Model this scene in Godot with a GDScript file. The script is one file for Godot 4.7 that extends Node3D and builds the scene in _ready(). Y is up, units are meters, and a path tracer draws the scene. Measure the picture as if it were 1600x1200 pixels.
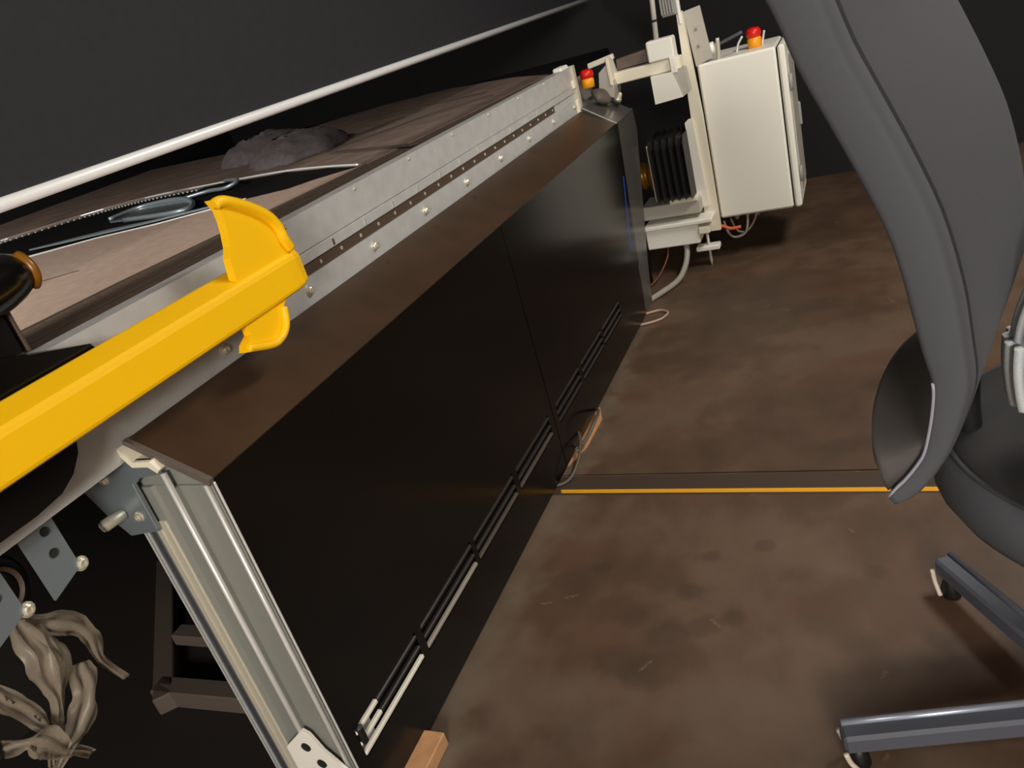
extends Node3D
# Workshop corner with a long cutting table, its control cabinet and an office chair. Metres, y up; the table runs along -z.

var M := {}
var used := {}

func _ready() -> void:
	# ---- camera
	var cam := Camera3D.new()
	cam.name = "camera"
	var yaw := -0.490941
	var pitch := 0.420771
	var roll := -0.288929
	var f := Vector3(sin(yaw) * cos(pitch), -sin(pitch), -cos(yaw) * cos(pitch))
	var r := Vector3(cos(yaw), 0, sin(yaw))
	var u := r.cross(f)
	var r2 := r * cos(roll) + u * sin(roll)
	var u2 := u * cos(roll) - r * sin(roll)
	cam.transform = Transform3D(Basis(r2, u2, -f), Vector3(0, 1.12, 0))
	cam.fov = rad_to_deg(2.0 * atan(600.0 / 1234.09))
	cam.near = 0.05
	add_child(cam)
	# ---- sky, exposure
	var we := WorldEnvironment.new()
	we.name = "environment"
	var env := Environment.new()
	env.background_mode = Environment.BG_COLOR
	env.background_color = Color(0.02, 0.02, 0.02)
	env.tonemap_mode = Environment.TONE_MAPPER_LINEAR
	env.tonemap_exposure = 1.0
	env.sdfgi_enabled = true
	env.ssao_enabled = true
	env.ssil_enabled = true
	we.environment = env
	add_child(we)
	make_materials()
	# ---- lamps
	var white := Color(1.0, 0.98, 0.955)
	lamp(Vector3(1.1, 1.95, 2.93), Vector2(1.2, 0.6), 16.0, white, Vector3.FORWARD, "wall_lamp", "wide lamp panel on the grey back wall behind the photographer")
	lamp(Vector3(0.9, 2.44, -2.0), Vector2(0.6, 1.2), 5.4, white, Vector3.DOWN, "fill_lamp", "added unseen fill lamp panel above the open brown floor")  # unseen panel added to fill in light on the floor
	lamp(Vector3(-2.3, 2.44, 1.0), Vector2(0.6, 1.2), 20.0, white, Vector3.DOWN, "fill_lamp", "added unseen fill lamp panel behind the blind, over the near end of the table top")  # unseen panel added so the table top behind the blind is lit
	# ---- room
	room()
	# ---- table
	cutting_table()
	table_top_details()
	undercarriage()
	carriage()
	blind()
	rag()
	# ---- far unit
	cabinet()
	drive_frame()
	cables()
	# ---- chair
	chair()
	sweater()

# ------------------------------------------------------------------ materials

func mat(key: String, c: Color, rough := 0.6, metal := 0.0, spec := 0.5) -> StandardMaterial3D:
	var m := StandardMaterial3D.new()
	m.resource_name = key
	m.albedo_color = c
	m.roughness = rough
	m.metallic = metal
	m.metallic_specular = spec
	M[key] = m
	return m

func mottle(m: StandardMaterial3D, lo: float, hi: float, freq: float, scale: Vector3, sd: int, bump := 0.0) -> void:
	var n := FastNoiseLite.new()
	n.seed = sd
	n.frequency = freq
	n.fractal_octaves = 5
	var t := NoiseTexture2D.new()
	t.width = 512
	t.height = 512
	t.seamless = true
	t.noise = n
	var g := Gradient.new()
	g.set_color(0, Color(lo, lo, lo))
	g.set_color(1, Color(hi, hi, hi))
	t.color_ramp = g
	m.albedo_texture = t
	m.uv1_triplanar = true
	m.uv1_world_triplanar = true
	m.uv1_scale = scale
	if bump > 0.0:
		var t2 := NoiseTexture2D.new()
		t2.width = 512
		t2.height = 512
		t2.seamless = true
		t2.as_normal_map = true
		t2.bump_strength = bump
		t2.noise = n
		m.normal_enabled = true
		m.normal_texture = t2

func make_materials() -> void:
	mat("black_panel", Color(0.03, 0.029, 0.026), 0.22, 0.0, 0.44)
	mottle(mat("slope", Color(0.285, 0.21, 0.15), 0.33, 0.0, 0.5), 0.8, 1.0, 0.012, Vector3(1.3, 1.3, 1.3), 3)
	mottle(mat("bed", Color(0.60, 0.52, 0.465), 0.55), 0.86, 1.0, 0.03, Vector3(2, 2, 2), 5)
	mottle(mat("sheet", Color(0.47, 0.40, 0.355), 0.6), 0.75, 1.0, 0.012, Vector3(1.2, 1.2, 1.2), 6)
	mottle(mat("strip", Color(0.36, 0.29, 0.23), 0.6), 0.7, 1.0, 0.04, Vector3(3, 3, 3), 7)
	mat("groove", Color(0.14, 0.105, 0.07), 0.7)
	mottle(mat("alu", Color(0.80, 0.80, 0.785), 0.42, 0.25), 0.93, 1.0, 0.02, Vector3(2, 2, 2), 8)
	mat("alu_bright", Color(0.90, 0.90, 0.88), 0.3, 0.4)
	mat("post_grey", Color(0.55, 0.555, 0.525), 0.45, 0.2)
	mat("alu_cream", Color(0.80, 0.775, 0.70), 0.4, 0.3)
	mat("alu_blue", Color(0.46, 0.48, 0.50), 0.3, 0.75)
	mat("zinc", Color(0.55, 0.59, 0.61), 0.36, 0.55)
	mat("screw", Color(0.90, 0.88, 0.80), 0.25, 0.6)
	mat("brown_dark", Color(0.30, 0.235, 0.18), 0.6)
	mat("black", Color(0.06, 0.058, 0.056), 0.5)
	mat("black_matte", Color(0.03, 0.03, 0.03), 0.95, 0.0, 0.2)
	mat("black_gloss", Color(0.05, 0.045, 0.042), 0.18)
	mat("yellow", Color(1.0, 0.775, 0.0), 0.45)
	mat("amber", Color(0.50, 0.32, 0.05), 0.35)
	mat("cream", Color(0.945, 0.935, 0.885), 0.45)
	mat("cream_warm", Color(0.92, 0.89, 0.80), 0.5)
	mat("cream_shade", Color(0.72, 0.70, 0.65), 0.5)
	mat("gasket", Color(0.10, 0.10, 0.09), 0.8)
	mat("red", Color(0.85, 0.10, 0.06), 0.35)
	mat("signal_yellow", Color(0.95, 0.62, 0.05), 0.4)
	mat("orange", Color(0.80, 0.36, 0.16), 0.5)
	mat("rust_cable", Color(0.48, 0.24, 0.17), 0.5)
	mat("brass", Color(0.60, 0.42, 0.12), 0.35, 0.6)
	mat("blue_film", Color(0.08, 0.32, 0.80), 0.4)
	mat("grey_plastic", Color(0.58, 0.58, 0.56), 0.5)
	mat("hose", Color(0.60, 0.58, 0.54), 0.45)
	mat("pink_cable", Color(0.66, 0.55, 0.48), 0.5)
	mat("grey_cable", Color(0.33, 0.30, 0.27), 0.5)
	mat("tape", Color(0.87, 0.62, 0.10), 0.55)
	mottle(mat("wood_pale", Color(0.80, 0.60, 0.42), 0.6), 0.85, 1.0, 0.02, Vector3(2, 6, 2), 21)
	mottle(mat("rag", Color(0.36, 0.33, 0.33), 0.9), 0.7, 1.0, 0.02, Vector3(4, 4, 4), 9, 2.0)
	mottle(mat("chair_fabric", Color(0.205, 0.21, 0.225), 0.85), 0.86, 1.0, 0.22, Vector3(9, 9, 9), 10, 1.2)
	M.chair_fabric.rim_enabled = true
	M.chair_fabric.rim = 0.1
	mottle(mat("chair_side", Color(0.28, 0.286, 0.303), 0.8), 0.88, 1.0, 0.22, Vector3(9, 9, 9), 11, 1.0)
	mottle(mat("seat_top", Color(0.135, 0.13, 0.13), 0.9), 0.8, 1.0, 0.22, Vector3(9, 9, 9), 12, 1.0)
	mat("chair_shell", Color(0.27, 0.255, 0.245), 0.6)
	mat("piping", Color(0.55, 0.55, 0.59), 0.45)
	mat("steel_dark", Color(0.30, 0.31, 0.345), 0.6, 0.0)
	mat("steel_glint", Color(0.70, 0.74, 0.80), 0.3, 0.6)
	mat("bone", Color(0.82, 0.78, 0.70), 0.4)
	mottle(mat("knit", Color(0.88, 0.91, 0.91), 0.9), 0.85, 1.0, 0.1, Vector3(8, 8, 8), 13, 1.0)
	mat("film", Color(0.60, 0.55, 0.48, 0.5), 0.4).transparency = BaseMaterial3D.TRANSPARENCY_ALPHA
	mat("clear", Color(0.55, 0.62, 0.62, 0.25), 0.08).transparency = BaseMaterial3D.TRANSPARENCY_ALPHA
	mottle(mat("blind", Color(0.152, 0.152, 0.165), 0.75), 0.88, 1.0, 0.03, Vector3(2, 2, 2), 14)
	mottle(mat("wall_black", Color(0.055, 0.055, 0.06), 0.9), 0.85, 1.0, 0.02, Vector3(1, 1, 1), 15)
	mat("wall_grey", Color(0.52, 0.48, 0.44), 0.9)
	mat("ceiling", Color(0.55, 0.50, 0.45), 0.9)
	mat("crease_shade", Color(0.25, 0.205, 0.175), 0.7)
	mat("shade_dark", Color(0.13, 0.10, 0.085), 0.8)
	mat("rod_white", Color(0.96, 0.96, 0.955), 0.32, 0.1)
	mat("tube_brown", Color(0.37, 0.33, 0.30), 0.6)
	mat("joint_brown", Color(0.25, 0.195, 0.15), 0.6)
	mat("dirt", Color(0.10, 0.075, 0.055), 0.95)
	var g := mat("glow", Color(0.9, 0.9, 0.88), 0.6)
	g.emission_enabled = true
	g.emission = Color(1.0, 0.975, 0.94)
	g.emission_energy_multiplier = 1.5

# ------------------------------------------------------------------ nodes

func numbered(called: String) -> String:
	if not used.has(called):
		used[called] = 0
		return called
	used[called] += 1
	return "%s_%03d" % [called, used[called]]

func tag(o: Node, label: String, category: String, group := "") -> void:
	o.set_meta("label", label)
	o.set_meta("category", category)
	if group:
		o.set_meta("group", group)

func thing(called: String, label: String, category: String, at := Vector3.ZERO, group := "") -> Node3D:
	var o := Node3D.new()
	o.name = numbered(called)
	add_child(o)
	o.position = at
	tag(o, label, category, group)
	return o

# commits the surface as one named mesh; shapes are given in world metres and moved into the parent's frame
func obj(called: String, st: SurfaceTool, m: String, parent: Node = self) -> MeshInstance3D:
	st.generate_normals()
	var o := MeshInstance3D.new()
	o.mesh = st.commit()
	o.material_override = M[m]
	o.cast_shadow = GeometryInstance3D.SHADOW_CASTING_SETTING_ON
	if parent == self:
		o.name = numbered(called)
		add_child(o)
	else:
		o.name = called
		parent.add_child(o, true)
		var off := Vector3.ZERO
		var p: Node = parent
		while p != self:
			off += p.position
			p = p.get_parent()
		o.position = -off
	return o

func structure(called: String, st: SurfaceTool, m: String) -> MeshInstance3D:
	var o := obj(called, st, m)
	o.set_meta("kind", "structure")
	return o

# ------------------------------------------------------------------ shapes

func new_st(smooth := false) -> SurfaceTool:
	var st := SurfaceTool.new()
	st.begin(Mesh.PRIMITIVE_TRIANGLES)
	st.set_smooth_group(0 if smooth else -1)
	return st

func tri(st: SurfaceTool, a: Vector3, b: Vector3, c: Vector3, out_dir: Vector3) -> void:
	var n := (a - c).cross(a - b)
	if n.length_squared() < 1e-16:
		return
	if n.dot(out_dir) < 0.0:
		var t := b
		b = c
		c = t
	st.add_vertex(a)
	st.add_vertex(b)
	st.add_vertex(c)

func quad(st: SurfaceTool, a: Vector3, b: Vector3, c: Vector3, d: Vector3, out_dir: Vector3) -> void:
	tri(st, a, b, c, out_dir)
	tri(st, a, c, d, out_dir)

# bevelled box; x, y and z are its axes
func box(st: SurfaceTool, c: Vector3, size: Vector3, bev := 0.002, bas := Basis.IDENTITY) -> void:
	var h := size * 0.5
	bev = minf(bev, minf(h.x, minf(h.y, h.z)) * 0.9)
	var pt := func(sx: float, sy: float, sz: float, k: int) -> Vector3:
		var p := Vector3(h.x - (0.0 if k == 0 else bev), h.y - (0.0 if k == 1 else bev), h.z - (0.0 if k == 2 else bev))
		return c + bas * Vector3(p.x * sx, p.y * sy, p.z * sz)
	for s in [-1.0, 1.0]:
		quad(st, pt.call(s, -1.0, -1.0, 0), pt.call(s, 1.0, -1.0, 0), pt.call(s, 1.0, 1.0, 0), pt.call(s, -1.0, 1.0, 0), bas.x * s)
		quad(st, pt.call(-1.0, s, -1.0, 1), pt.call(1.0, s, -1.0, 1), pt.call(1.0, s, 1.0, 1), pt.call(-1.0, s, 1.0, 1), bas.y * s)
		quad(st, pt.call(-1.0, -1.0, s, 2), pt.call(1.0, -1.0, s, 2), pt.call(1.0, 1.0, s, 2), pt.call(-1.0, 1.0, s, 2), bas.z * s)
		for t in [-1.0, 1.0]:
			quad(st, pt.call(s, t, -1.0, 0), pt.call(s, t, 1.0, 0), pt.call(s, t, 1.0, 1), pt.call(s, t, -1.0, 1), bas.x * s + bas.y * t)
			quad(st, pt.call(s, -1.0, t, 0), pt.call(s, 1.0, t, 0), pt.call(s, 1.0, t, 2), pt.call(s, -1.0, t, 2), bas.x * s + bas.z * t)
			quad(st, pt.call(-1.0, s, t, 1), pt.call(1.0, s, t, 1), pt.call(1.0, s, t, 2), pt.call(-1.0, s, t, 2), bas.y * s + bas.z * t)
			for w in [-1.0, 1.0]:
				tri(st, pt.call(s, t, w, 0), pt.call(s, t, w, 1), pt.call(s, t, w, 2), bas.x * s + bas.y * t + bas.z * w)

# box between two corners
func span(st: SurfaceTool, a: Vector3, b: Vector3, bev := 0.002) -> void:
	box(st, (a + b) * 0.5, (b - a).abs(), bev)

# a bar of rectangular section from a to b; up says which way its height points
func bar(st: SurfaceTool, a: Vector3, b: Vector3, wide: float, high: float, up := Vector3.UP, bev := 0.003) -> void:
	var z := (b - a).normalized()
	var x := up.cross(z).normalized()
	box(st, (a + b) * 0.5, Vector3(wide, high, (b - a).length()), bev, Basis(x, z.cross(x), z))

# closed rings of equal count, joined; ends closed
func loft(st: SurfaceTool, rings: Array, caps := true) -> void:
	var n: int = rings[0].size()
	var mids := []
	for rg in rings:
		var s := Vector3.ZERO
		for p in rg:
			s += p
		mids.append(s / n)
	for i in rings.size() - 1:
		for j in n:
			var k := (j + 1) % n
			var a: Vector3 = rings[i][j]
			var b: Vector3 = rings[i][k]
			var c: Vector3 = rings[i + 1][k]
			var d: Vector3 = rings[i + 1][j]
			var mid: Vector3 = (mids[i] + mids[i + 1]) * 0.5
			quad(st, a, b, c, d, (a + b + c + d) * 0.25 - mid)
	if caps:
		var last := rings.size() - 1
		for j in n:
			var k := (j + 1) % n
			tri(st, mids[0], rings[0][j], rings[0][k], mids[0] - mids[1])
			tri(st, mids[last], rings[last][j], rings[last][k], mids[last] - mids[last - 1])

# round tube through points
func tube(st: SurfaceTool, pts: Array, rad: float, sides := 10, steps := 6) -> void:
	var path := smooth_path(pts, steps)
	var rings := []
	var side := Vector3.ZERO
	for i in path.size():
		var d: Vector3 = (path[mini(i + 1, path.size() - 1)] - path[maxi(i - 1, 0)]).normalized()
		if side == Vector3.ZERO:
			side = d.cross(Vector3.UP if absf(d.y) < 0.9 else Vector3.RIGHT).normalized()
		side = (side - d * side.dot(d)).normalized()
		var up := side.cross(d)
		var rg := []
		for j in sides:
			var a := TAU * j / sides
			rg.append(path[i] + (side * cos(a) + up * sin(a)) * rad)
		rings.append(rg)
	loft(st, rings)

func smooth_path(pts: Array, steps: int) -> Array:
	if pts.size() < 3:
		return pts
	var out := []
	for i in pts.size() - 1:
		var p0: Vector3 = pts[maxi(i - 1, 0)]
		var p1: Vector3 = pts[i]
		var p2: Vector3 = pts[i + 1]
		var p3: Vector3 = pts[mini(i + 2, pts.size() - 1)]
		for k in steps:
			out.append(p1.cubic_interpolate(p2, p0, p3, float(k) / steps))
	out.append(pts[-1])
	return out

# lathed solid: profile of (radius, along), about axis from base
func lathe(st: SurfaceTool, base: Vector3, axis: Vector3, prof: Array, sides := 20) -> void:
	axis = axis.normalized()
	var x := axis.cross(Vector3.UP if absf(axis.y) < 0.9 else Vector3.RIGHT).normalized()
	var y := axis.cross(x)
	var rings := []
	for p in prof:
		var rg := []
		for j in sides:
			var a := TAU * j / sides
			rg.append(base + axis * p.y + (x * cos(a) + y * sin(a)) * maxf(p.x, 0.0002))
		rings.append(rg)
	loft(st, rings)

# screw or bolt head: a low dome on a collar with a hex socket
func bolt_head(st: SurfaceTool, at: Vector3, axis: Vector3, rad: float) -> void:
	lathe(st, at, axis, [Vector2(rad * 1.35, -0.001), Vector2(rad * 1.35, rad * 0.22), Vector2(rad, rad * 0.3), Vector2(rad * 0.95, rad * 0.85), Vector2(rad * 0.7, rad * 1.05), Vector2(rad * 0.45, rad * 1.05), Vector2(rad * 0.4, rad * 0.6)], 12)

# a polygon in the plane origin + x*p.x + y*p.y, given a thickness along depth (Vector3)
func prism(st: SurfaceTool, poly: PackedVector2Array, origin: Vector3, x: Vector3, y: Vector3, depth: Vector3) -> void:
	var idx := Geometry2D.triangulate_polygon(poly)
	var at := func(p: Vector2) -> Vector3: return origin + x * p.x + y * p.y
	for i in range(0, idx.size(), 3):
		var a: Vector3 = at.call(poly[idx[i]])
		var b: Vector3 = at.call(poly[idx[i + 1]])
		var c: Vector3 = at.call(poly[idx[i + 2]])
		tri(st, a, b, c, -depth)
		tri(st, a + depth, b + depth, c + depth, depth)
	var cw := Geometry2D.is_polygon_clockwise(poly)
	for i in poly.size():
		var p := poly[i]
		var q := poly[(i + 1) % poly.size()]
		var e := q - p
		var nn := Vector2(e.y, -e.x) * (-1.0 if cw else 1.0)
		var a: Vector3 = at.call(p)
		var b: Vector3 = at.call(q)
		quad(st, a, b, b + depth, a + depth, x * nn.x + y * nn.y)

func poly(a: Array) -> PackedVector2Array:
	var out := PackedVector2Array()
	for i in range(0, a.size(), 2):
		out.append(Vector2(a[i], a[i + 1]))
	return out

# a flat sheet lying level: outline of (x, z), top at y, thick downwards
func slab(st: SurfaceTool, outline: Array, y: float, thick: float) -> void:
	prism(st, poly(outline), Vector3(0, y, 0), Vector3.RIGHT, Vector3(0, 0, 1), Vector3(0, -thick, 0))

# a strip across the table of constant x-y section, from z0 to z1
func along(st: SurfaceTool, sec: Array, z0: float, z1: float) -> void:
	prism(st, poly(sec), Vector3(0, 0, z0), Vector3.RIGHT, Vector3.UP, Vector3(0, 0, z1 - z0))

# ------------------------------------------------------------------ room

func lamp(at: Vector3, size: Vector2, energy: float, c: Color, face: Vector3, called: String, label: String) -> void:
	# a framed panel whose back is set 6 cm behind its glowing face; face is the way it shines
	var up := Vector3.UP if absf(face.y) < 0.5 else Vector3.FORWARD
	var x := up.cross(-face).normalized()
	var bas := Basis(x, up, -face)
	var t := thing(called, label, "lamp", at - face * 0.05)
	var st := new_st()
	for s in [-1.0, 1.0]:
		box(st, at + bas * Vector3(s * size.x / 2, 0, 0.03), Vector3(0.04, size.y + 0.04, 0.06), 0.002, bas)
		box(st, at + bas * Vector3(0, s * size.y / 2, 0.03), Vector3(size.x - 0.04, 0.04, 0.06), 0.002, bas)
	obj("frame", st, "grey_plastic", t)
	st = new_st()
	box(st, at + bas * Vector3(0, 0, 0.03), Vector3(size.x - 0.04, size.y - 0.04, 0.02), 0.001, bas)
	obj("diffuser", st, "glow", t)
	var l := AreaLight3D.new()
	l.name = "lamp_light"
	l.area_size = size - Vector2(0.06, 0.06)
	l.light_energy = energy
	l.light_color = c
	l.area_range = 12.0
	l.area_attenuation = 2.0
	l.shadow_enabled = true
	l.transform = Transform3D(bas, at + bas * Vector3(0, 0, 0.012))
	add_child(l)

func floor_texture() -> ImageTexture:
	# worn brown boards: broad stains, fine grain, scuffs and dark spots
	var W := 768
	var H := 1152
	var a := FastNoiseLite.new()
	a.seed = 31
	a.frequency = 0.006
	a.fractal_octaves = 5
	var b := FastNoiseLite.new()
	b.seed = 32
	b.frequency = 0.03
	b.fractal_octaves = 4
	var g := FastNoiseLite.new()
	g.seed = 33
	g.frequency = 0.25
	var c := FastNoiseLite.new()
	c.seed = 34
	c.frequency = 0.011
	c.fractal_octaves = 3
	var im := Image.create(W, H, false, Image.FORMAT_RGB8)
	var dark := Color(0.265, 0.195, 0.14)
	var mid := Color(0.35, 0.27, 0.206)
	var pale := Color(0.42, 0.35, 0.285)
	for j in H:
		for i in W:
			var v := 0.53 + 0.62 * a.get_noise_2d(i * 0.8, j * 1.3) + 0.27 * b.get_noise_2d(i, j) + 0.06 * g.get_noise_2d(i, j * 0.3)
			var col := dark.lerp(mid, clampf(v * 1.5, 0, 1)).lerp(pale, clampf(v * 1.6 - 0.75, 0, 1) * 0.75)
			var sc := c.get_noise_2d(i * 0.6 + 300, j)
			if sc > 0.25:
				col = col.lerp(Color(0.36, 0.25, 0.185), minf((sc - 0.25) * 2.0, 0.5))
			# dusty, less trodden strip along the foot of the machine
			var wx := i * 3.0 / W - 1.3
			var wz := j * 5.0 / H - 4.3
			var edge := -0.705 - 0.05 * clampf((-wz - 1.2) / 1.5, 0, 1) + 0.06 * b.get_noise_2d(i, j)
			var inside := clampf((edge - wx) / 0.06, 0, 1) * clampf((wz + 2.9) / 0.5, 0, 1)
			col = col.lerp(Color(0.43, 0.385, 0.325), (0.55 + 0.4 * b.get_noise_2d(i + 90, j)) * inside)
			col = col.lerp(Color(0.42, 0.375, 0.33), 0.4 * clampf((wz + 1.02) / 0.14, 0, 1) * clampf(0.6 + b.get_noise_2d(i + 40, j + 70), 0, 1))
			im.set_pixel(i, j, col)
	# dark spots where things dripped or burned: x, z, radius
	for s in [[-0.377, -2.66, 0.045], [0.045, -1.13, 0.022], [0.135, -1.06, 0.02], [-0.37, -1.33, 0.02], [-0.26, -1.37, 0.02], [-0.42, -2.55, 0.03], [-0.05, -1.30, 0.018], [-0.30, -1.15, 0.02], [-0.60, -2.95, 0.05], [-0.13, -1.75, 0.03], [-0.22, -3.3, 0.06], [-0.50, -1.14, 0.03], [-0.42, -1.10, 0.035], [-0.36, -1.13, 0.03], [-0.50, -1.02, 0.04], [-0.45, -1.0, 0.04], [-0.60, -1.28, 0.02], [-0.40, -1.22, 0.025]]:
		var px := (float(s[0]) + 1.3) / 3.0 * W
		var py := (float(s[1]) + 4.3) / 5.0 * H
		var rr := float(s[2]) / 3.0 * W
		for j in range(int(py - rr * 2), int(py + rr * 2)):
			for i in range(int(px - rr * 2), int(px + rr * 2)):
				if i < 0 or j < 0 or i >= W or j >= H:
					continue
				var d := Vector2(i - px, (j - py) * 1.2).length() / rr + 0.5 * b.get_noise_2d(i * 2, j * 2)
				if d < 1.3:
					im.set_pixel(i, j, im.get_pixel(i, j).lerp(Color(0.26, 0.20, 0.15), clampf((1.3 - d) * 0.8, 0, 0.42)))
	# pale scuffs
	var rng := RandomNumberGenerator.new()
	rng.seed = 77
	for k in 150:
		var p := Vector2(rng.randf() * W, rng.randf() * H)
		var d := Vector2.from_angle(rng.randf() * TAU)
		for q in rng.randi_range(2, 9):
			var x := int(p.x + d.x * q)
			var y := int(p.y + d.y * q)
			if x >= 0 and y >= 0 and x < W and y < H:
				im.set_pixel(x, y, im.get_pixel(x, y).lerp(Color(0.70, 0.58, 0.46), 0.3))
	im.generate_mipmaps()
	return ImageTexture.create_from_image(im)

func floor_sheet(parent: Node, x0: float, x1: float, z0: float, z1: float, m: String) -> void:
	# one sheet of flooring with its texture laid over the whole room
	var st := SurfaceTool.new()
	st.begin(Mesh.PRIMITIVE_TRIANGLES)
	st.set_smooth_group(-1)
	for q in [[x0, z0], [x1, z0], [x1, z1], [x0, z0], [x1, z1], [x0, z1]]:
		st.set_uv(Vector2((float(q[0]) + 1.3) / 3.0, (float(q[1]) + 4.3) / 5.0))
		st.add_vertex(Vector3(q[0], 0, q[1]))
	for e in [[x0, z0, x1, z0], [x1, z0, x1, z1], [x1, z1, x0, z1], [x0, z1, x0, z0]]:
		for q in [[e[0], 0.0, e[1]], [e[2], -0.018, e[3]], [e[2], 0.0, e[3]], [e[0], 0.0, e[1]], [e[0], -0.018, e[1]], [e[2], -0.018, e[3]]]:
			st.set_uv(Vector2((float(q[0]) + 1.3) / 3.0, (float(q[2]) + 4.3) / 5.0))
			st.add_vertex(Vector3(q[0], q[1], q[2]))
	obj("floor_sheet", st, m, parent)

func room() -> void:
	var tex := floor_texture()
	var fm := mat("floor", Color(1, 1, 1), 0.55)
	fm.albedo_texture = tex
	var fw := mat("floor_worn", Color(1.0, 1.0, 1.0), 0.6)
	fw.albedo_texture = tex
	var st := new_st()
	span(st, Vector3(-3.9, -0.2, -4.5), Vector3(2.3, -0.018, 3.2), 0.0)
	var fl := structure("floor", st, "dirt")
	floor_sheet(fl, -3.75, 2.15, -1.640, 3.0, "floor")
	floor_sheet(fl, -3.75, 2.15, -4.27, -1.646, "floor")
	st = new_st()
	slab(st, [-0.83, -1.552, -0.83, -1.634, 2.1, -1.634, 2.1, -1.552], 0.0006, 0.0006)
	obj("joint_strip", st, "joint_brown", fl)
	st = new_st()
	span(st, Vector3(-3.9, 0, -4.42), Vector3(2.3, 2.6, -4.27), 0.0)
	structure("wall_far", st, "wall_black")
	st = new_st()
	span(st, Vector3(-3.9, 0, -4.27), Vector3(-3.75, 2.6, 3.0), 0.0)
	structure("wall_left", st, "wall_black")
	st = new_st()
	span(st, Vector3(2.15, 0, -4.27), Vector3(2.3, 2.6, 3.0), 0.0)
	structure("wall_right", st, "wall_grey")
	st = new_st()
	span(st, Vector3(-3.9, 0, 3.0), Vector3(2.3, 2.6, 3.15), 0.0)
	structure("wall_near", st, "wall_grey")
	st = new_st()
	span(st, Vector3(-3.9, 2.5, -4.42), Vector3(2.3, 2.65, 3.15), 0.0)
	structure("ceiling", st, "ceiling")
	# yellow line on the floor
	st = new_st()
	slab(st, [-0.792, -1.575, -0.786, -1.560, 0.6, -1.556, 0.6, -1.571], 0.0012, 0.0014)
	tag(obj("floor_tape", st, "tape"), "thin yellow marking line across the brown floor from the machine to the chair", "tape")
	st = new_st()
	box(st, Vector3(-0.782, 0.0165, -0.735), Vector3(0.05, 0.03, 0.12), 0.002)
	tag(obj("wood_offcut", st, "wood_pale"), "pale wooden block on the floor at the near foot of the black panel", "wood block")
	st = new_st()
	slab(st, [-0.90, -1.70, -0.805, -1.685, -0.778, -1.78, -0.775, -1.93, -0.80, -2.0, -0.90, -2.0], 0.004, 0.0035)
	tag(obj("board_scrap", st, "wood_pale"), "flat pale board scrap poking out under the black panel beside the cable loops", "wood scrap")

# ------------------------------------------------------------------ the table

var table: Node3D

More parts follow.
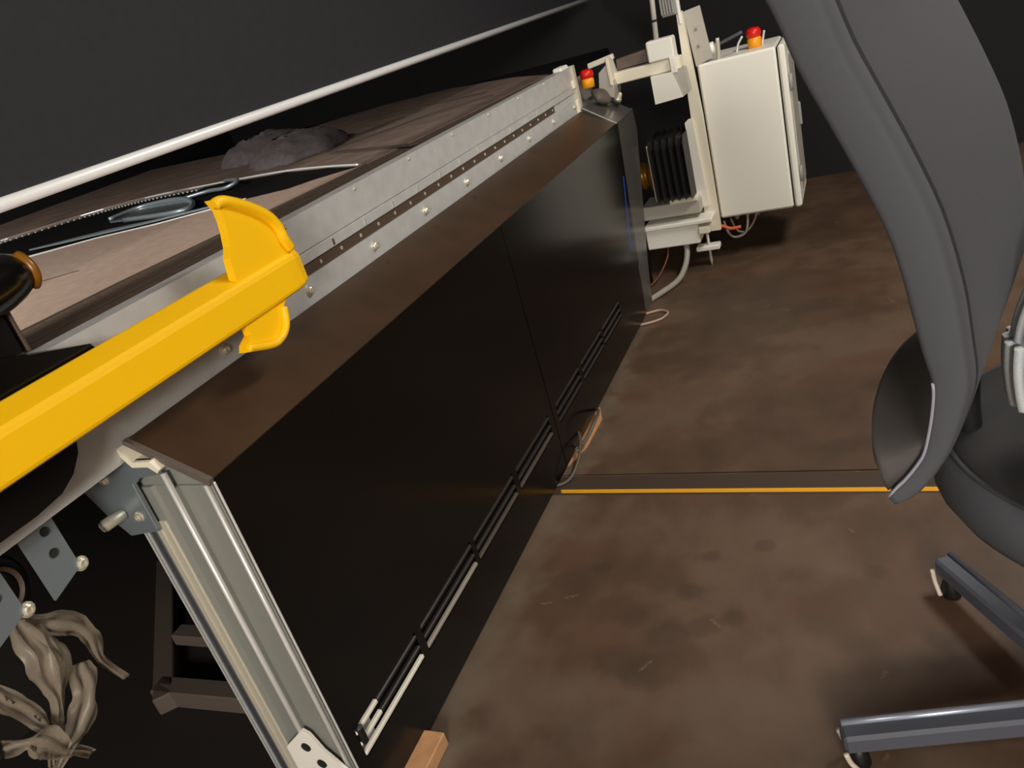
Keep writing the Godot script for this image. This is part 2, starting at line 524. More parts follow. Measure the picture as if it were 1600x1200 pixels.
func cutting_table() -> void:
	table = thing("cutting_table", "long cutting table with black panelled front, aluminium edge rail and brown top", "machine", Vector3(-1.6, 0, -1.7))
	var st := new_st()
	# aluminium edge rail: lower flange, groove, middle strip, line, upper band
	var z0 := 0.35
	var z1 := -2.79
	along(st, [-0.92, 0.735, -0.92, 0.806, -0.926, 0.806, -0.926, 0.828, -0.92, 0.828, -0.92, 0.845, -0.923, 0.845, -0.923, 0.849, -0.92, 0.849, -0.92, 0.911, -0.955, 0.911, -0.955, 0.735], z0, z1)
	var rail := obj("edge_rail", st, "alu", table)
	st = new_st()
	span(st, Vector3(-0.9262, 0.8065, -2.55), Vector3(-0.9235, 0.8275, 0.3), 0.0)
	var strip := obj("groove_strip", st, "brown_dark", table)
	for k in 20:
		st = new_st()
		box(st, Vector3(-0.923, 0.8165, -1.151 - 0.0725 * k), Vector3(0.003, 0.007, 0.006), 0.001)
		obj("rivet", st, "screw", strip)
	for k in 10:
		st = new_st()
		bolt_head(st, Vector3(-0.9195, 0.7845, -0.851 - 0.236 * k + 0.0), Vector3.RIGHT, 0.0072)
		if k < 9:
			obj("bolt", st, "screw", rail)
	for k in 7:
		st = new_st()
		bolt_head(st, Vector3(-0.9205, 0.903, -1.089 - 0.2345 * k), Vector3(0.6, 0.8, 0), 0.0035)
		obj("screw", st, "screw", rail)
	for k in 11:
		st = new_st()
		box(st, Vector3(-0.9195, 0.836, -1.202 - 0.118 * k), Vector3(0.003, 0.012, 0.005), 0.001)
		obj("pin", st, "screw" if k > 0 else "brown_dark", rail)
	# end cap of the rail
	st = new_st()
	span(st, Vector3(-0.965, 0.745, -2.815), Vector3(-0.912, 0.914, -2.79), 0.002)
	var cap := obj("rail_end_cap", st, "alu_cream", table)
	st = new_st()
	span(st, Vector3(-0.925, 0.84, -2.79), Vector3(-0.912, 0.868, -2.765), 0.003)
	obj("clamp_tab", st, "cream_warm", cap)
	st = new_st()
	span(st, Vector3(-0.925, 0.745, -2.79), Vector3(-0.912, 0.803, -2.765), 0.003)
	obj("clamp_tab", st, "cream_warm", cap)
	st = new_st()
	span(st, Vector3(-0.962, 0.905, -2.80), Vector3(-0.93, 0.922, -2.72), 0.004)
	obj("cap_block", st, "cream", cap)
	# sloped cover and its folded near edge
	st = new_st()
	along(st, [-0.797, 0.697, -0.913, 0.762, -0.916, 0.757, -0.800, 0.690], -0.63, -2.775)
	var cov := obj("slope_cover", st, "slope", table)
	st = new_st()
	along(st, [-0.7965, 0.6975, -0.914, 0.7635, -0.918, 0.757, -0.800, 0.688], -0.622, -0.630)
	obj("folded_edge", st, "tube_brown", cov)
	for k in 6:
		st = new_st()
		bolt_head(st, Vector3(-0.893, 0.7515, -1.31 - 0.2265 * k), Vector3(0.49, 0.87, 0), 0.003)
		obj("screw", st, "slope", cov)
	# black front panels with vent slots
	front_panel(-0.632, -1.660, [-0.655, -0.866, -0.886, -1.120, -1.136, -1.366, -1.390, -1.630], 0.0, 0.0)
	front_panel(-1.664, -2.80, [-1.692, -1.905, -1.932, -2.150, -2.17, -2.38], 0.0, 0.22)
	# far end cover beyond the seam
	st = new_st()
	var cover_poly := poly([-2.806, 0.687, -3.04, 0.700, -3.055, 0.62, -2.96, 0.42, -2.846, 0.18, -2.79, 0.02, -2.592, 0.02, -2.634, 0.26, -2.716, 0.47])
	prism(st, cover_poly, Vector3(-0.801, 0, 0), Vector3(0, 0, 1), Vector3.UP, Vector3(-0.02, 0, 0))
	var ec := obj("end_cover", st, "steel_dark", table)
	ec.material_override = M.cover_grey if M.has("cover_grey") else mat("cover_grey", Color(0.30, 0.29, 0.275), 0.25, 0.0, 0.6)
	st = new_st()
	bar(st, Vector3(-0.7995, 0.60, -2.768), Vector3(-0.7995, 0.26, -2.636), 0.004, 0.002, Vector3.RIGHT, 0.0005)
	obj("seam_gasket", st, "gasket", ec)
	st = new_st()
	bar(st, Vector3(-0.7985, 0.52, -2.737), Vector3(-0.7985, 0.28, -2.644), 0.006, 0.002, Vector3.RIGHT, 0.0005)
	obj("film_edge", st, "blue_film", ec)
	st = new_st()
	along(st, [-0.797, 0.694, -0.925, 0.782, -0.93, 0.775, -0.805, 0.685], -2.785, -3.03)
	along(st, [-0.925, 0.782, -0.955, 0.86, -0.965, 0.86, -0.935, 0.775], -2.82, -3.03)
	var top := obj("end_cover_top", st, "slope", table)
	top.material_override = M.cover_grey
	st = new_st()
	along(st, [-0.797, 0.694, -0.925, 0.782, -0.927, 0.784, -0.797, 0.697], -2.778, -2.786)
	obj("edge_strip", st, "alu", top)
	st = new_st(true)
	lathe(st, Vector3(-0.835, 0.742, -2.98), Vector3(0.57, 0.82, 0), [Vector2(0.014, 0), Vector2(0.014, 0.012), Vector2(0.010, 0.016), Vector2(0.008, 0.03), Vector2(0.003, 0.034)])
	obj("knob_bolt", st, "screw", top)
	st = new_st()
	box(st, Vector3(-0.85, 0.748, -2.98), Vector3(0.06, 0.012, 0.035), 0.003, Basis(Vector3(0, 0, 1), -0.6))
	obj("latch_plate", st, "gasket", top)
	st = new_st(true)
	var rg := []
	for k in 7:
		var q := k / 6.0
		var ring := []
		for j in 12:
			var aa := TAU * j / 12
			ring.append(Vector3(-0.905 + q * 0.06, 0.80 - q * 0.045, -2.93) + Vector3(0.3 * cos(aa) * 0.03, 0.9 * cos(aa) * 0.022, sin(aa) * 0.05) * (0.35 + sin(q * PI) * 0.75))
		rg.append(ring)
	loft(st, rg)
	obj("lever", st, "tube_brown", top)
	estop(table, Vector3(-0.892, 0.825, -2.86), Vector3(0.05, 1, 0), 0.62)
	# slab under the top, and an unseen skirt added to block light below
	st = new_st()
	span(st, Vector3(-3.40, 0.855, -3.44), Vector3(-0.955, 0.899, 0.35), 0.002)
	obj("table_slab", st, "black_matte", table)
	st = new_st()
	span(st, Vector3(-3.40, 0.02, -3.0), Vector3(-3.37, 0.855, 0.35), 0.002)
	span(st, Vector3(-3.37, 0.02, -3.0), Vector3(-0.84, 0.68, -2.97), 0.002)
	obj("added_skirt", st, "black_matte", table)
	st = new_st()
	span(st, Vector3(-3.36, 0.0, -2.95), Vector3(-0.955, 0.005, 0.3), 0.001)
	obj("shade_sheet", st, "shade_dark", table)  # dark sheet laid on the floor to stand in for shade under the table
	for p in [Vector3(-3.25, 0, -2.8), Vector3(-3.25, 0, 0.2), Vector3(-1.0, 0, -2.8)]:
		st = new_st()
		span(st, p + Vector3(-0.04, 0, -0.04), p + Vector3(0.04, 0.855, 0.04), 0.003)
		obj("leg", st, "alu", table)

func front_panel(z0: float, z1: float, vents: Array, slant0: float, slant1: float) -> void:
	# a black panel with rows of vents; slant leans its far edge so that it narrows towards the floor
	var st := new_st()
	var x0 := -0.801
	var x1 := -0.798
	var ylo := 0.133
	var yhi := 0.197
	var far := func(y: float) -> float: return z1 + slant1 * (0.69 - y) * 0.9
	prism(st, poly([z0, yhi, z0, 0.695, far.call(0.695), 0.695, far.call(yhi), yhi]), Vector3(x0, 0, 0), Vector3(0, 0, 1), Vector3.UP, Vector3(x1 - x0, 0, 0))
	prism(st, poly([z0, 0.016, z0, ylo, far.call(ylo), ylo, far.call(0.016), 0.016]), Vector3(x0, 0, 0), Vector3(0, 0, 1), Vector3.UP, Vector3(x1 - x0, 0, 0))
	var at := z0
	for i in range(0, vents.size(), 2):
		span(st, Vector3(x0, ylo, vents[i]), Vector3(x1, yhi, at), 0.0)
		at = vents[i + 1]
	span(st, Vector3(x0, ylo, far.call(ylo)), Vector3(x1, yhi, at), 0.0)
	var p := obj("front_panel", st, "black_panel", table)
	st = new_st()
	span(st, Vector3(x0 - 0.010, ylo - 0.005, z0), Vector3(x0 - 0.006, yhi + 0.005, far.call(ylo)), 0.0)
	obj("vent_backing", st, "black_matte", p)
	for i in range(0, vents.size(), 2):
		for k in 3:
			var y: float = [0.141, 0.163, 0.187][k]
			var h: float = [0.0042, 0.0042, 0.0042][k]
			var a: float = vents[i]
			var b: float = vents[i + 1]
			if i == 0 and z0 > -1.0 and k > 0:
				b = a - 0.068   # upper slats of the first vent have the reflection painted only at the near end
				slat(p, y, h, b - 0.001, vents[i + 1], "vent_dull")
			slat(p, y, h, a, b, "vent_glint" if z0 > -1.0 and i == 0 else ("vent_grey" if z0 > -1.0 and i == 2 and k == 0 else ("vent_mid" if z0 > -1.0 and k == 0 else "vent_dull")))
	if z0 > -1.0:
		st = new_st()
		box(st, Vector3(-0.797, 0.176, -0.664), Vector3(0.012, 0.04, 0.014), 0.004)
		obj("vent_latch", st, "black", p)

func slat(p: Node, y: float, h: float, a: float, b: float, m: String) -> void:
	if not M.has("vent_glint"):
		mat("vent_glint", Color(0.86, 0.84, 0.78), 0.4)  # slat tones below imitate a reflection that fades with distance
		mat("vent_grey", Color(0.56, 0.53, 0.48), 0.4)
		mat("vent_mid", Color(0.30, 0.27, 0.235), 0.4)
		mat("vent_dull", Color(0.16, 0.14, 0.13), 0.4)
	var st := new_st()
	box(st, Vector3(-0.8005, y, (a + b) / 2), Vector3(0.009, h * 2, absf(b - a)), 0.002)
	obj("vent_slat", st, m, p)

func estop(parent: Node, at: Vector3, axis: Vector3, k: float) -> void:
	var st := new_st(true)
	lathe(st, at, axis, [Vector2(0.036, 0.0), Vector2(0.036, 0.045), Vector2(0.030, 0.05), Vector2(0.026, 0.055)].map(func(v): return v * k))
	var b := obj("emergency_stop", st, "signal_yellow", parent)
	st = new_st(true)
	lathe(st, at, axis, [Vector2(0.030, 0.050), Vector2(0.036, 0.056), Vector2(0.039, 0.070), Vector2(0.037, 0.084), Vector2(0.030, 0.094), Vector2(0.015, 0.098)].map(func(v): return v * k))
	obj("mushroom_button", st, "red", b)

func table_top_details() -> void:
	var y := 0.906
	var st := new_st()
	# pinkish bed plate in front of the slot
	slab(st, [-1.135, 0.35, -1.125, -0.9, -1.083, -1.45, -1.07, -1.59, -1.11, -1.574, -1.143, -1.554, -1.169, -1.539, -1.209, -1.489, -1.333, -1.475, -1.379, -1.435, -1.541, -1.387, -1.727, -1.373, -1.9, -1.31, -3.3, -1.0, -3.3, 0.35], y, 0.006)
	obj("bed_plate", st, "bed", table)
	# two brown strips between bed and rail, grooves between them
	st = new_st()
	slab(st, [-1.042, 0.35, -1.119, 0.35, -1.108, -0.9, -1.068, -1.6, -1.0, -2.7, -0.985, -2.7, -1.004, -1.5, -1.024, -0.9], y, 0.006)
	obj("edge_board", st, "strip", table)
	st = new_st()
	slab(st, [-0.972, 0.35, -1.030, 0.35, -1.014, -0.9, -0.993, -1.5, -0.978, -2.7, -0.962, -2.7, -0.964, -1.5, -0.970, -0.9], y, 0.006)
	obj("edge_board", st, "strip", table)
	st = new_st()
	slab(st, [-1.115, 0.35, -1.136, 0.35, -1.126, -0.9, -1.07, -1.6, -1.0, -2.7, -0.99, -2.7, -1.062, -1.6, -1.104, -0.9], y - 0.001, 0.004)
	obj("joint_strip", st, "groove", table)
	st = new_st()
	slab(st, [-1.026, 0.35, -1.046, 0.35, -1.028, -0.9, -1.006, -1.5, -0.985, -2.7, -0.977, -2.7, -0.990, -1.5, -1.010, -0.9], y - 0.001, 0.004)
	obj("joint_strip", st, "groove", table)
	st = new_st()
	slab(st, [-0.956, 0.35, -0.974, 0.35, -0.972, -0.9, -0.966, -1.5, -0.963, -2.7, -0.956, -2.7], y - 0.001, 0.004)
	obj("joint_strip", st, "groove", table)
	# rear brown sheet behind the slot
	st = new_st()
	slab(st, [-3.2, -1.42, -2.605, -1.765, -2.379, -1.94, -2.147, -1.985, -1.771, -1.912, -1.472, -1.829, -1.255, -1.721, -1.095, -1.624, -1.055, -1.60, -0.992, -2.69, -0.957, -2.72, -1.244, -3.05, -1.671, -3.34, -2.042, -3.39, -2.31, -3.232, -2.453, -2.852, -3.317, -3.139, -3.332, -2.31], y + 0.002, 0.007)
	var sheet := obj("rear_sheet", st, "sheet", table)
	# shading of folds in the sheet, painted as thin darker slabs
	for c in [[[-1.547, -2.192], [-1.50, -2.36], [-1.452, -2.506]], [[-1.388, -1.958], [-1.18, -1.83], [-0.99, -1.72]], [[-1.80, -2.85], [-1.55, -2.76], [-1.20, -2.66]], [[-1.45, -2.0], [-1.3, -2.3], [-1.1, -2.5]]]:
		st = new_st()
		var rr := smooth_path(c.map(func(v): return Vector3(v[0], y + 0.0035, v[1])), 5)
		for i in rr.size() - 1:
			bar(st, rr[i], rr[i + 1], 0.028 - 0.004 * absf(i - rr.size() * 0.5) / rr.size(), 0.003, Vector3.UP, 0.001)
		obj("crease_shade", st, "crease_shade", sheet)
	# bright edge of the slot, comb teeth below it
	var up := [Vector3(-2.63, y, -1.75), Vector3(-2.379, y, -1.935), Vector3(-2.147, y, -1.98), Vector3(-1.771, y, -1.908), Vector3(-1.472, y, -1.825), Vector3(-1.255, y, -1.718), Vector3(-1.095, y, -1.621)]
	var upper := smooth_path(up, 8)
	st = new_st(true)
	tube(st, upper, 0.003, 6, 1)
	obj("slot_edge", st, "alu_bright", sheet)
	st = new_st()
	for i in 46:
		var q := i * 0.48
		var a: Vector3 = upper[int(q)].lerp(upper[int(q) + 1], fmod(q, 1.0))
		box(st, a + Vector3(0.01, -0.004, 0.022), Vector3(0.007, 0.004, 0.035), 0.0)
	var comb := obj("comb_teeth", st, "alu", sheet)
	comb.set_meta("kind", "stuff")
	# blade along the near side of the slot
	st = new_st()
	slab(st, [-2.06, -1.43, -1.93, -1.43, -1.61, -1.452, -1.40, -1.49, -1.36, -1.50, -1.60, -1.468, -1.80, -1.475], y + 0.001, 0.004)
	var blade := obj("slot_blade", st, "zinc", table)
	st = new_st()
	slab(st, [-1.93, -1.315, -1.727, -1.378, -1.541, -1.392, -1.379, -1.440, -1.333, -1.480, -1.333, -1.486, -1.379, -1.447, -1.541, -1.400, -1.727, -1.386, -1.93, -1.325], y + 0.0015, 0.003)
	obj("slot_trim", st, "alu_bright", blade)
	# clear plastic guide in the slot
	st = new_st(true)
	tube(st, [Vector3(-2.0, y, -1.66), Vector3(-1.95, y + 0.004, -1.74), Vector3(-1.80, y + 0.006, -1.72), Vector3(-1.68, y + 0.004, -1.66), Vector3(-1.55, y + 0.002, -1.53), Vector3(-1.60, y + 0.002, -1.50), Vector3(-1.85, y, -1.58)], 0.007, 6, 5)
	var guide := obj("clear_guide", st, "zinc", table)
	st = new_st()
	slab(st, [-1.93, -1.60, -1.93, -1.73, -1.80, -1.72, -1.66, -1.65, -1.55, -1.53, -1.62, -1.50], y + 0.003, 0.005)
	obj("clear_sheet", st, "clear", guide)
	st = new_st(true)
	tube(st, [Vector3(-1.80, y, -1.73), Vector3(-1.70, y + 0.002, -1.76), Vector3(-1.62, y + 0.002, -1.745), Vector3(-1.60, y + 0.01, -1.78), Vector3(-1.76, y + 0.004, -1.905)], 0.006, 6, 5)
	obj("clear_arm", st, "zinc", guide)
	# scratches and a screw head on the bed
	st = new_st()
	slab(st, [-1.52, -0.98, -1.40, -1.045, -1.395, -1.04, -1.515, -0.975], y + 0.0004, 0.0004)
	obj("scratch", st, "groove", table)

func undercarriage() -> void:
	# end post: extruded aluminium with ridges, standing at the near corner
	var st := new_st()
	var sec := [-0.806, -0.635, -0.806, -0.631, -0.812, -0.629, -0.864, -0.629, -0.864, -0.622, -0.873, -0.622, -0.873, -0.629, -0.879, -0.631, -0.912, -0.631, -0.916, -0.626, -0.948, -0.626, -0.948, -0.70, -0.806, -0.70]
	prism(st, poly(sec), Vector3(0, 0.0, 0), Vector3.RIGHT, Vector3(0, 0, 1), Vector3(0, 0.686, 0))
	prism(st, poly([-0.948, 0.686, -0.948, 0.735, -0.895, 0.735, -0.81, 0.686]), Vector3(0, 0, -0.632), Vector3.RIGHT, Vector3.UP, Vector3(0, 0, -0.065))
	var post := obj("end_post", st, "post_grey", table)
	st = new_st()
	span(st, Vector3(-0.946, 0.0, -0.628), Vector3(-0.918, 0.63, -0.6225), 0.002)
	span(st, Vector3(-0.936, 0.0, -0.624), Vector3(-0.931, 0.63, -0.6205), 0.001)
	obj("post_strip", st, "alu_cream", post)
	st = new_st(true)
	tube(st, [Vector3(-0.8685, 0.0, -0.6205), Vector3(-0.8685, 0.712, -0.6205)], 0.0045, 8)
	tube(st, [Vector3(-0.811, 0.0, -0.6265), Vector3(-0.811, 0.688, -0.6265)], 0.004, 8)
	obj("post_ridge", st, "alu_bright", post)
	st = new_st()
	span(st, Vector3(-0.8005, 0.0, -0.632), Vector3(-0.7975, 0.690, -0.6285), 0.001)
	obj("post_edge", st, "alu_bright", post)
	st = new_st()
	span(st, Vector3(-1.0, 0.0, -0.69), Vector3(-0.950, 0.72, -0.632), 0.012)
	var side := obj("post_side", st, "alu_blue", post)
	st = new_st()
	span(st, Vector3(-0.985, 0.0, -0.633), Vector3(-0.9825, 0.70, -0.6300), 0.0)
	span(st, Vector3(-0.978, 0.0, -0.633), Vector3(-0.9755, 0.70, -0.6300), 0.0)
	obj("post_line", st, "alu_bright", side)
	# zinc corner bracket
	st = new_st()
	prism(st, poly([-1.06, 0.735, -0.876, 0.735, -0.872, 0.712, -0.916, 0.706, -0.930, 0.695, -0.930, 0.618, -0.995, 0.608, -1.02, 0.64, -1.05, 0.70]), Vector3(0, 0, -0.618), Vector3.RIGHT, Vector3.UP, Vector3(0, 0, -0.0035))
	var br := obj("corner_bracket", st, "zinc", table)
	st = new_st()
	span(st, Vector3(-0.9345, 0.622, -0.6215), Vector3(-0.929, 0.70, -0.614), 0.001)
	obj("bracket_flange", st, "zinc", br)
	for b in [[Vector3(-0.985, 0.705, -0.618), 0.006], [Vector3(-0.955, 0.643, -0.618), 0.006]]:
		st = new_st()
		bolt_head(st, b[0], Vector3(0, 0, 1), b[1])
		obj("bolt", st, "screw", br)
	st = new_st(true)
	lathe(st, Vector3(-0.985, 0.648, -0.618), Vector3(-0.2, 0, 1), [Vector2(0.009, 0), Vector2(0.009, 0.03), Vector2(0.0075, 0.034), Vector2(0.004, 0.034)])
	obj("long_bolt", st, "screw", br)
	# folded sheet end under the cover
	st = new_st()
	prism(st, poly([-0.918, 0.757, -0.905, 0.735, -0.872, 0.735, -0.862, 0.722, -0.868, 0.717, -0.88, 0.727, -0.909, 0.727, -0.926, 0.752]), Vector3(0, 0, -0.612), Vector3.RIGHT, Vector3.UP, Vector3(0, 0, -0.02))
	obj("folded_clip", st, "cream_warm", table)
	# white foot plate with two holes
	st = new_st()
	prism(st, poly([-0.912, 0.02, -0.912, 0.185, -0.86, 0.232, -0.848, 0.225, -0.835, 0.19, -0.806, 0.15, -0.806, 0.02]), Vector3(0, 0, -0.616), Vector3.RIGHT, Vector3.UP, Vector3(0, 0, -0.005))
	var fp := obj("foot_plate", st, "cream", table)
	for q in [Vector3(-0.868, 0.193, -0.6155), Vector3(-0.852, 0.158, -0.6155)]:
		st = new_st(true)
		lathe(st, q, Vector3(0, 0, 1), [Vector2(0.009, -0.001), Vector2(0.0085, 0.0015), Vector2(0.006, 0.001)], 14)
		obj("hole", st, "gasket", fp)
	# zinc hanger plates under the rail
	for k in 2:
		st = new_st()
		var dz := 0.083 * k
		prism(st, poly([-0.464 + dz, 0.735, -0.512 + dz, 0.735, -0.512 + dz, 0.645, -0.464 + dz, 0.63]), Vector3(-0.952, 0, 0), Vector3(0, 0, 1), Vector3.UP, Vector3(-0.004, 0, 0))
		var hp := obj("hanger_plate", st, "zinc", table)
		for q in [0.712, 0.682]:
			st = new_st(true)
			lathe(st, Vector3(-0.9515, q, -0.496 + dz + (0.0 if q > 0.7 else 0.004)), Vector3.RIGHT, [Vector2(0.0065, -0.001), Vector2(0.006, 0.001), Vector2(0.004, 0.0005)], 12)
			obj("hole", st, "gasket", hp)
	# drive hub behind the hangers, with its two big screws
	st = new_st(true)
	lathe(st, Vector3(-1.06, 0.640, -0.445), Vector3.RIGHT, [Vector2(0.060, -0.12), Vector2(0.060, 0.0), Vector2(0.054, 0.008), Vector2(0.045, 0.01), Vector2(0.042, 0.018), Vector2(0.020, 0.02), Vector2(0.018, 0.028)], 28)
	var hub := obj("drive_hub", st, "black", table)
	st = new_st(true)
	lathe(st, Vector3(-1.05, 0.645, -0.452), Vector3.RIGHT, [Vector2(0.038, 0.004), Vector2(0.035, 0.011), Vector2(0.030, 0.011), Vector2(0.028, 0.005)], 24)
	obj("hub_ring", st, "brown_dark", hub)
	for q in [Vector3(-0.955, 0.646, -0.515), Vector3(-0.955, 0.645, -0.432)]:
		st = new_st()
		bolt_head(st, q, Vector3.RIGHT, 0.0075)
		obj("screw", st, "screw", hub)
	st = new_st()
	span(st, Vector3(-1.20, 0.40, -0.50), Vector3(-1.14, 0.86, -0.38), 0.004)
	obj("hub_mount", st, "black", hub)
	# torn clear wrapping film hanging under the hub
	var t := thing("plastic_film", "torn clear plastic film hanging in ribbons under the near end of the table", "film", Vector3(-1.0, 0.45, -0.45))
	ribbon(t, [Vector3(-1.0, 0.617, -0.440), Vector3(-0.995, 0.592, -0.462), Vector3(-0.99, 0.568, -0.484), Vector3(-0.985, 0.535, -0.492), Vector3(-0.985, 0.500, -0.488), Vector3(-0.98, 0.456, -0.500)], 0.016, Vector3(0.3, 0.8, -0.5), 0)
	ribbon(t, [Vector3(-1.0, 0.618, -0.436), Vector3(-0.99, 0.58, -0.432), Vector3(-0.985, 0.545, -0.425), Vector3(-0.99, 0.51, -0.42), Vector3(-1.0, 0.47, -0.41)], 0.022, Vector3(0.2, 0, -1), 1)
	ribbon(t, [Vector3(-1.0, 0.605, -0.445), Vector3(-0.992, 0.565, -0.448), Vector3(-0.995, 0.53, -0.443), Vector3(-1.0, 0.49, -0.425), Vector3(-1.0, 0.45, -0.40)], 0.016, Vector3(0.2, 0, -1), 2)
	ribbon(t, [Vector3(-1.02, 0.61, -0.36), Vector3(-1.0, 0.555, -0.373), Vector3(-0.99, 0.51, -0.386), Vector3(-0.99, 0.47, -0.388), Vector3(-1.0, 0.43, -0.375)], 0.014, Vector3(0.1, 0.4, -1), 3)
	ribbon(t, [Vector3(-0.995, 0.515, -0.468), Vector3(-0.985, 0.49, -0.452), Vector3(-0.98, 0.465, -0.428), Vector3(-0.985, 0.445, -0.40), Vector3(-1.0, 0.42, -0.37)], 0.02, Vector3(0.3, 0.5, -0.8), 4)
	ribbon(t, [Vector3(-1.0, 0.50, -0.345), Vector3(-0.98, 0.495, -0.36), Vector3(-0.975, 0.48, -0.375), Vector3(-0.98, 0.455, -0.385), Vector3(-0.99, 0.43, -0.40), Vector3(-1.0, 0.40, -0.42)], 0.02, Vector3(0.3, 1, 0), 5)
	# brown tube frame lying on the floor under the table
	var fr := thing("tube_frame", "dull brown square tube frame on the floor in the dark under the table", "frame", Vector3(-1.45, 0, -0.85))
	st = new_st()
	bar(st, Vector3(-1.43, 0.0285, -0.77), Vector3(-1.85, 0.0285, -1.20), 0.045, 0.044)
	obj("tube", st, "tube_brown", fr)
	st = new_st()
	bar(st, Vector3(-1.48, 0.0285, -0.80), Vector3(-1.02, 0.0285, -0.82), 0.045, 0.044)
	obj("tube", st, "tube_brown", fr)
	st = new_st()
	bar(st, Vector3(-1.53, 0.06, -0.93), Vector3(-1.10, 0.06, -0.94), 0.04, 0.03)
	obj("tube", st, "tube_brown", fr)

func ribbon(parent: Node, pts: Array, half: float, side: Vector3, sd: int) -> void:
	# a crumpled thin strip: rounded section, narrow ends
	var st := new_st(true)
	var path := smooth_path(pts, 6)
	var rng := RandomNumberGenerator.new()
	rng.seed = 500 + sd
	var rings := []
	side = side.normalized()
	for i in path.size():
		var d: Vector3 = (path[mini(i + 1, path.size() - 1)] - path[maxi(i - 1, 0)]).normalized()
		var s := (side - d * side.dot(d)).normalized().rotated(d, 0.5 * sin(i * 0.5 + sd))
		var n := s.cross(d)
		var q := float(i) / (path.size() - 1)
		var w := half * (0.35 + 0.65 * sin(minf(q * 1.15 + 0.1, 1.0) * PI)) * rng.randf_range(0.95, 1.05)
		var rg := []
		for k in 7:
			var e := k / 3.0 - 1.0
			rg.append(path[i] + s * e * w + n * (0.0035 * sin(k * 2.1 + sd) + 0.0012))
		for k in 7:
			var e := 1.0 - k / 3.0
			rg.append(path[i] + s * e * w + n * (0.0035 * sin((6 - k) * 2.1 + sd) - 0.0004))
		rings.append(rg)
	loft(st, rings)
	obj("film_strip", st, "film", parent)

# ------------------------------------------------------------------ the carriage with its yellow bumper

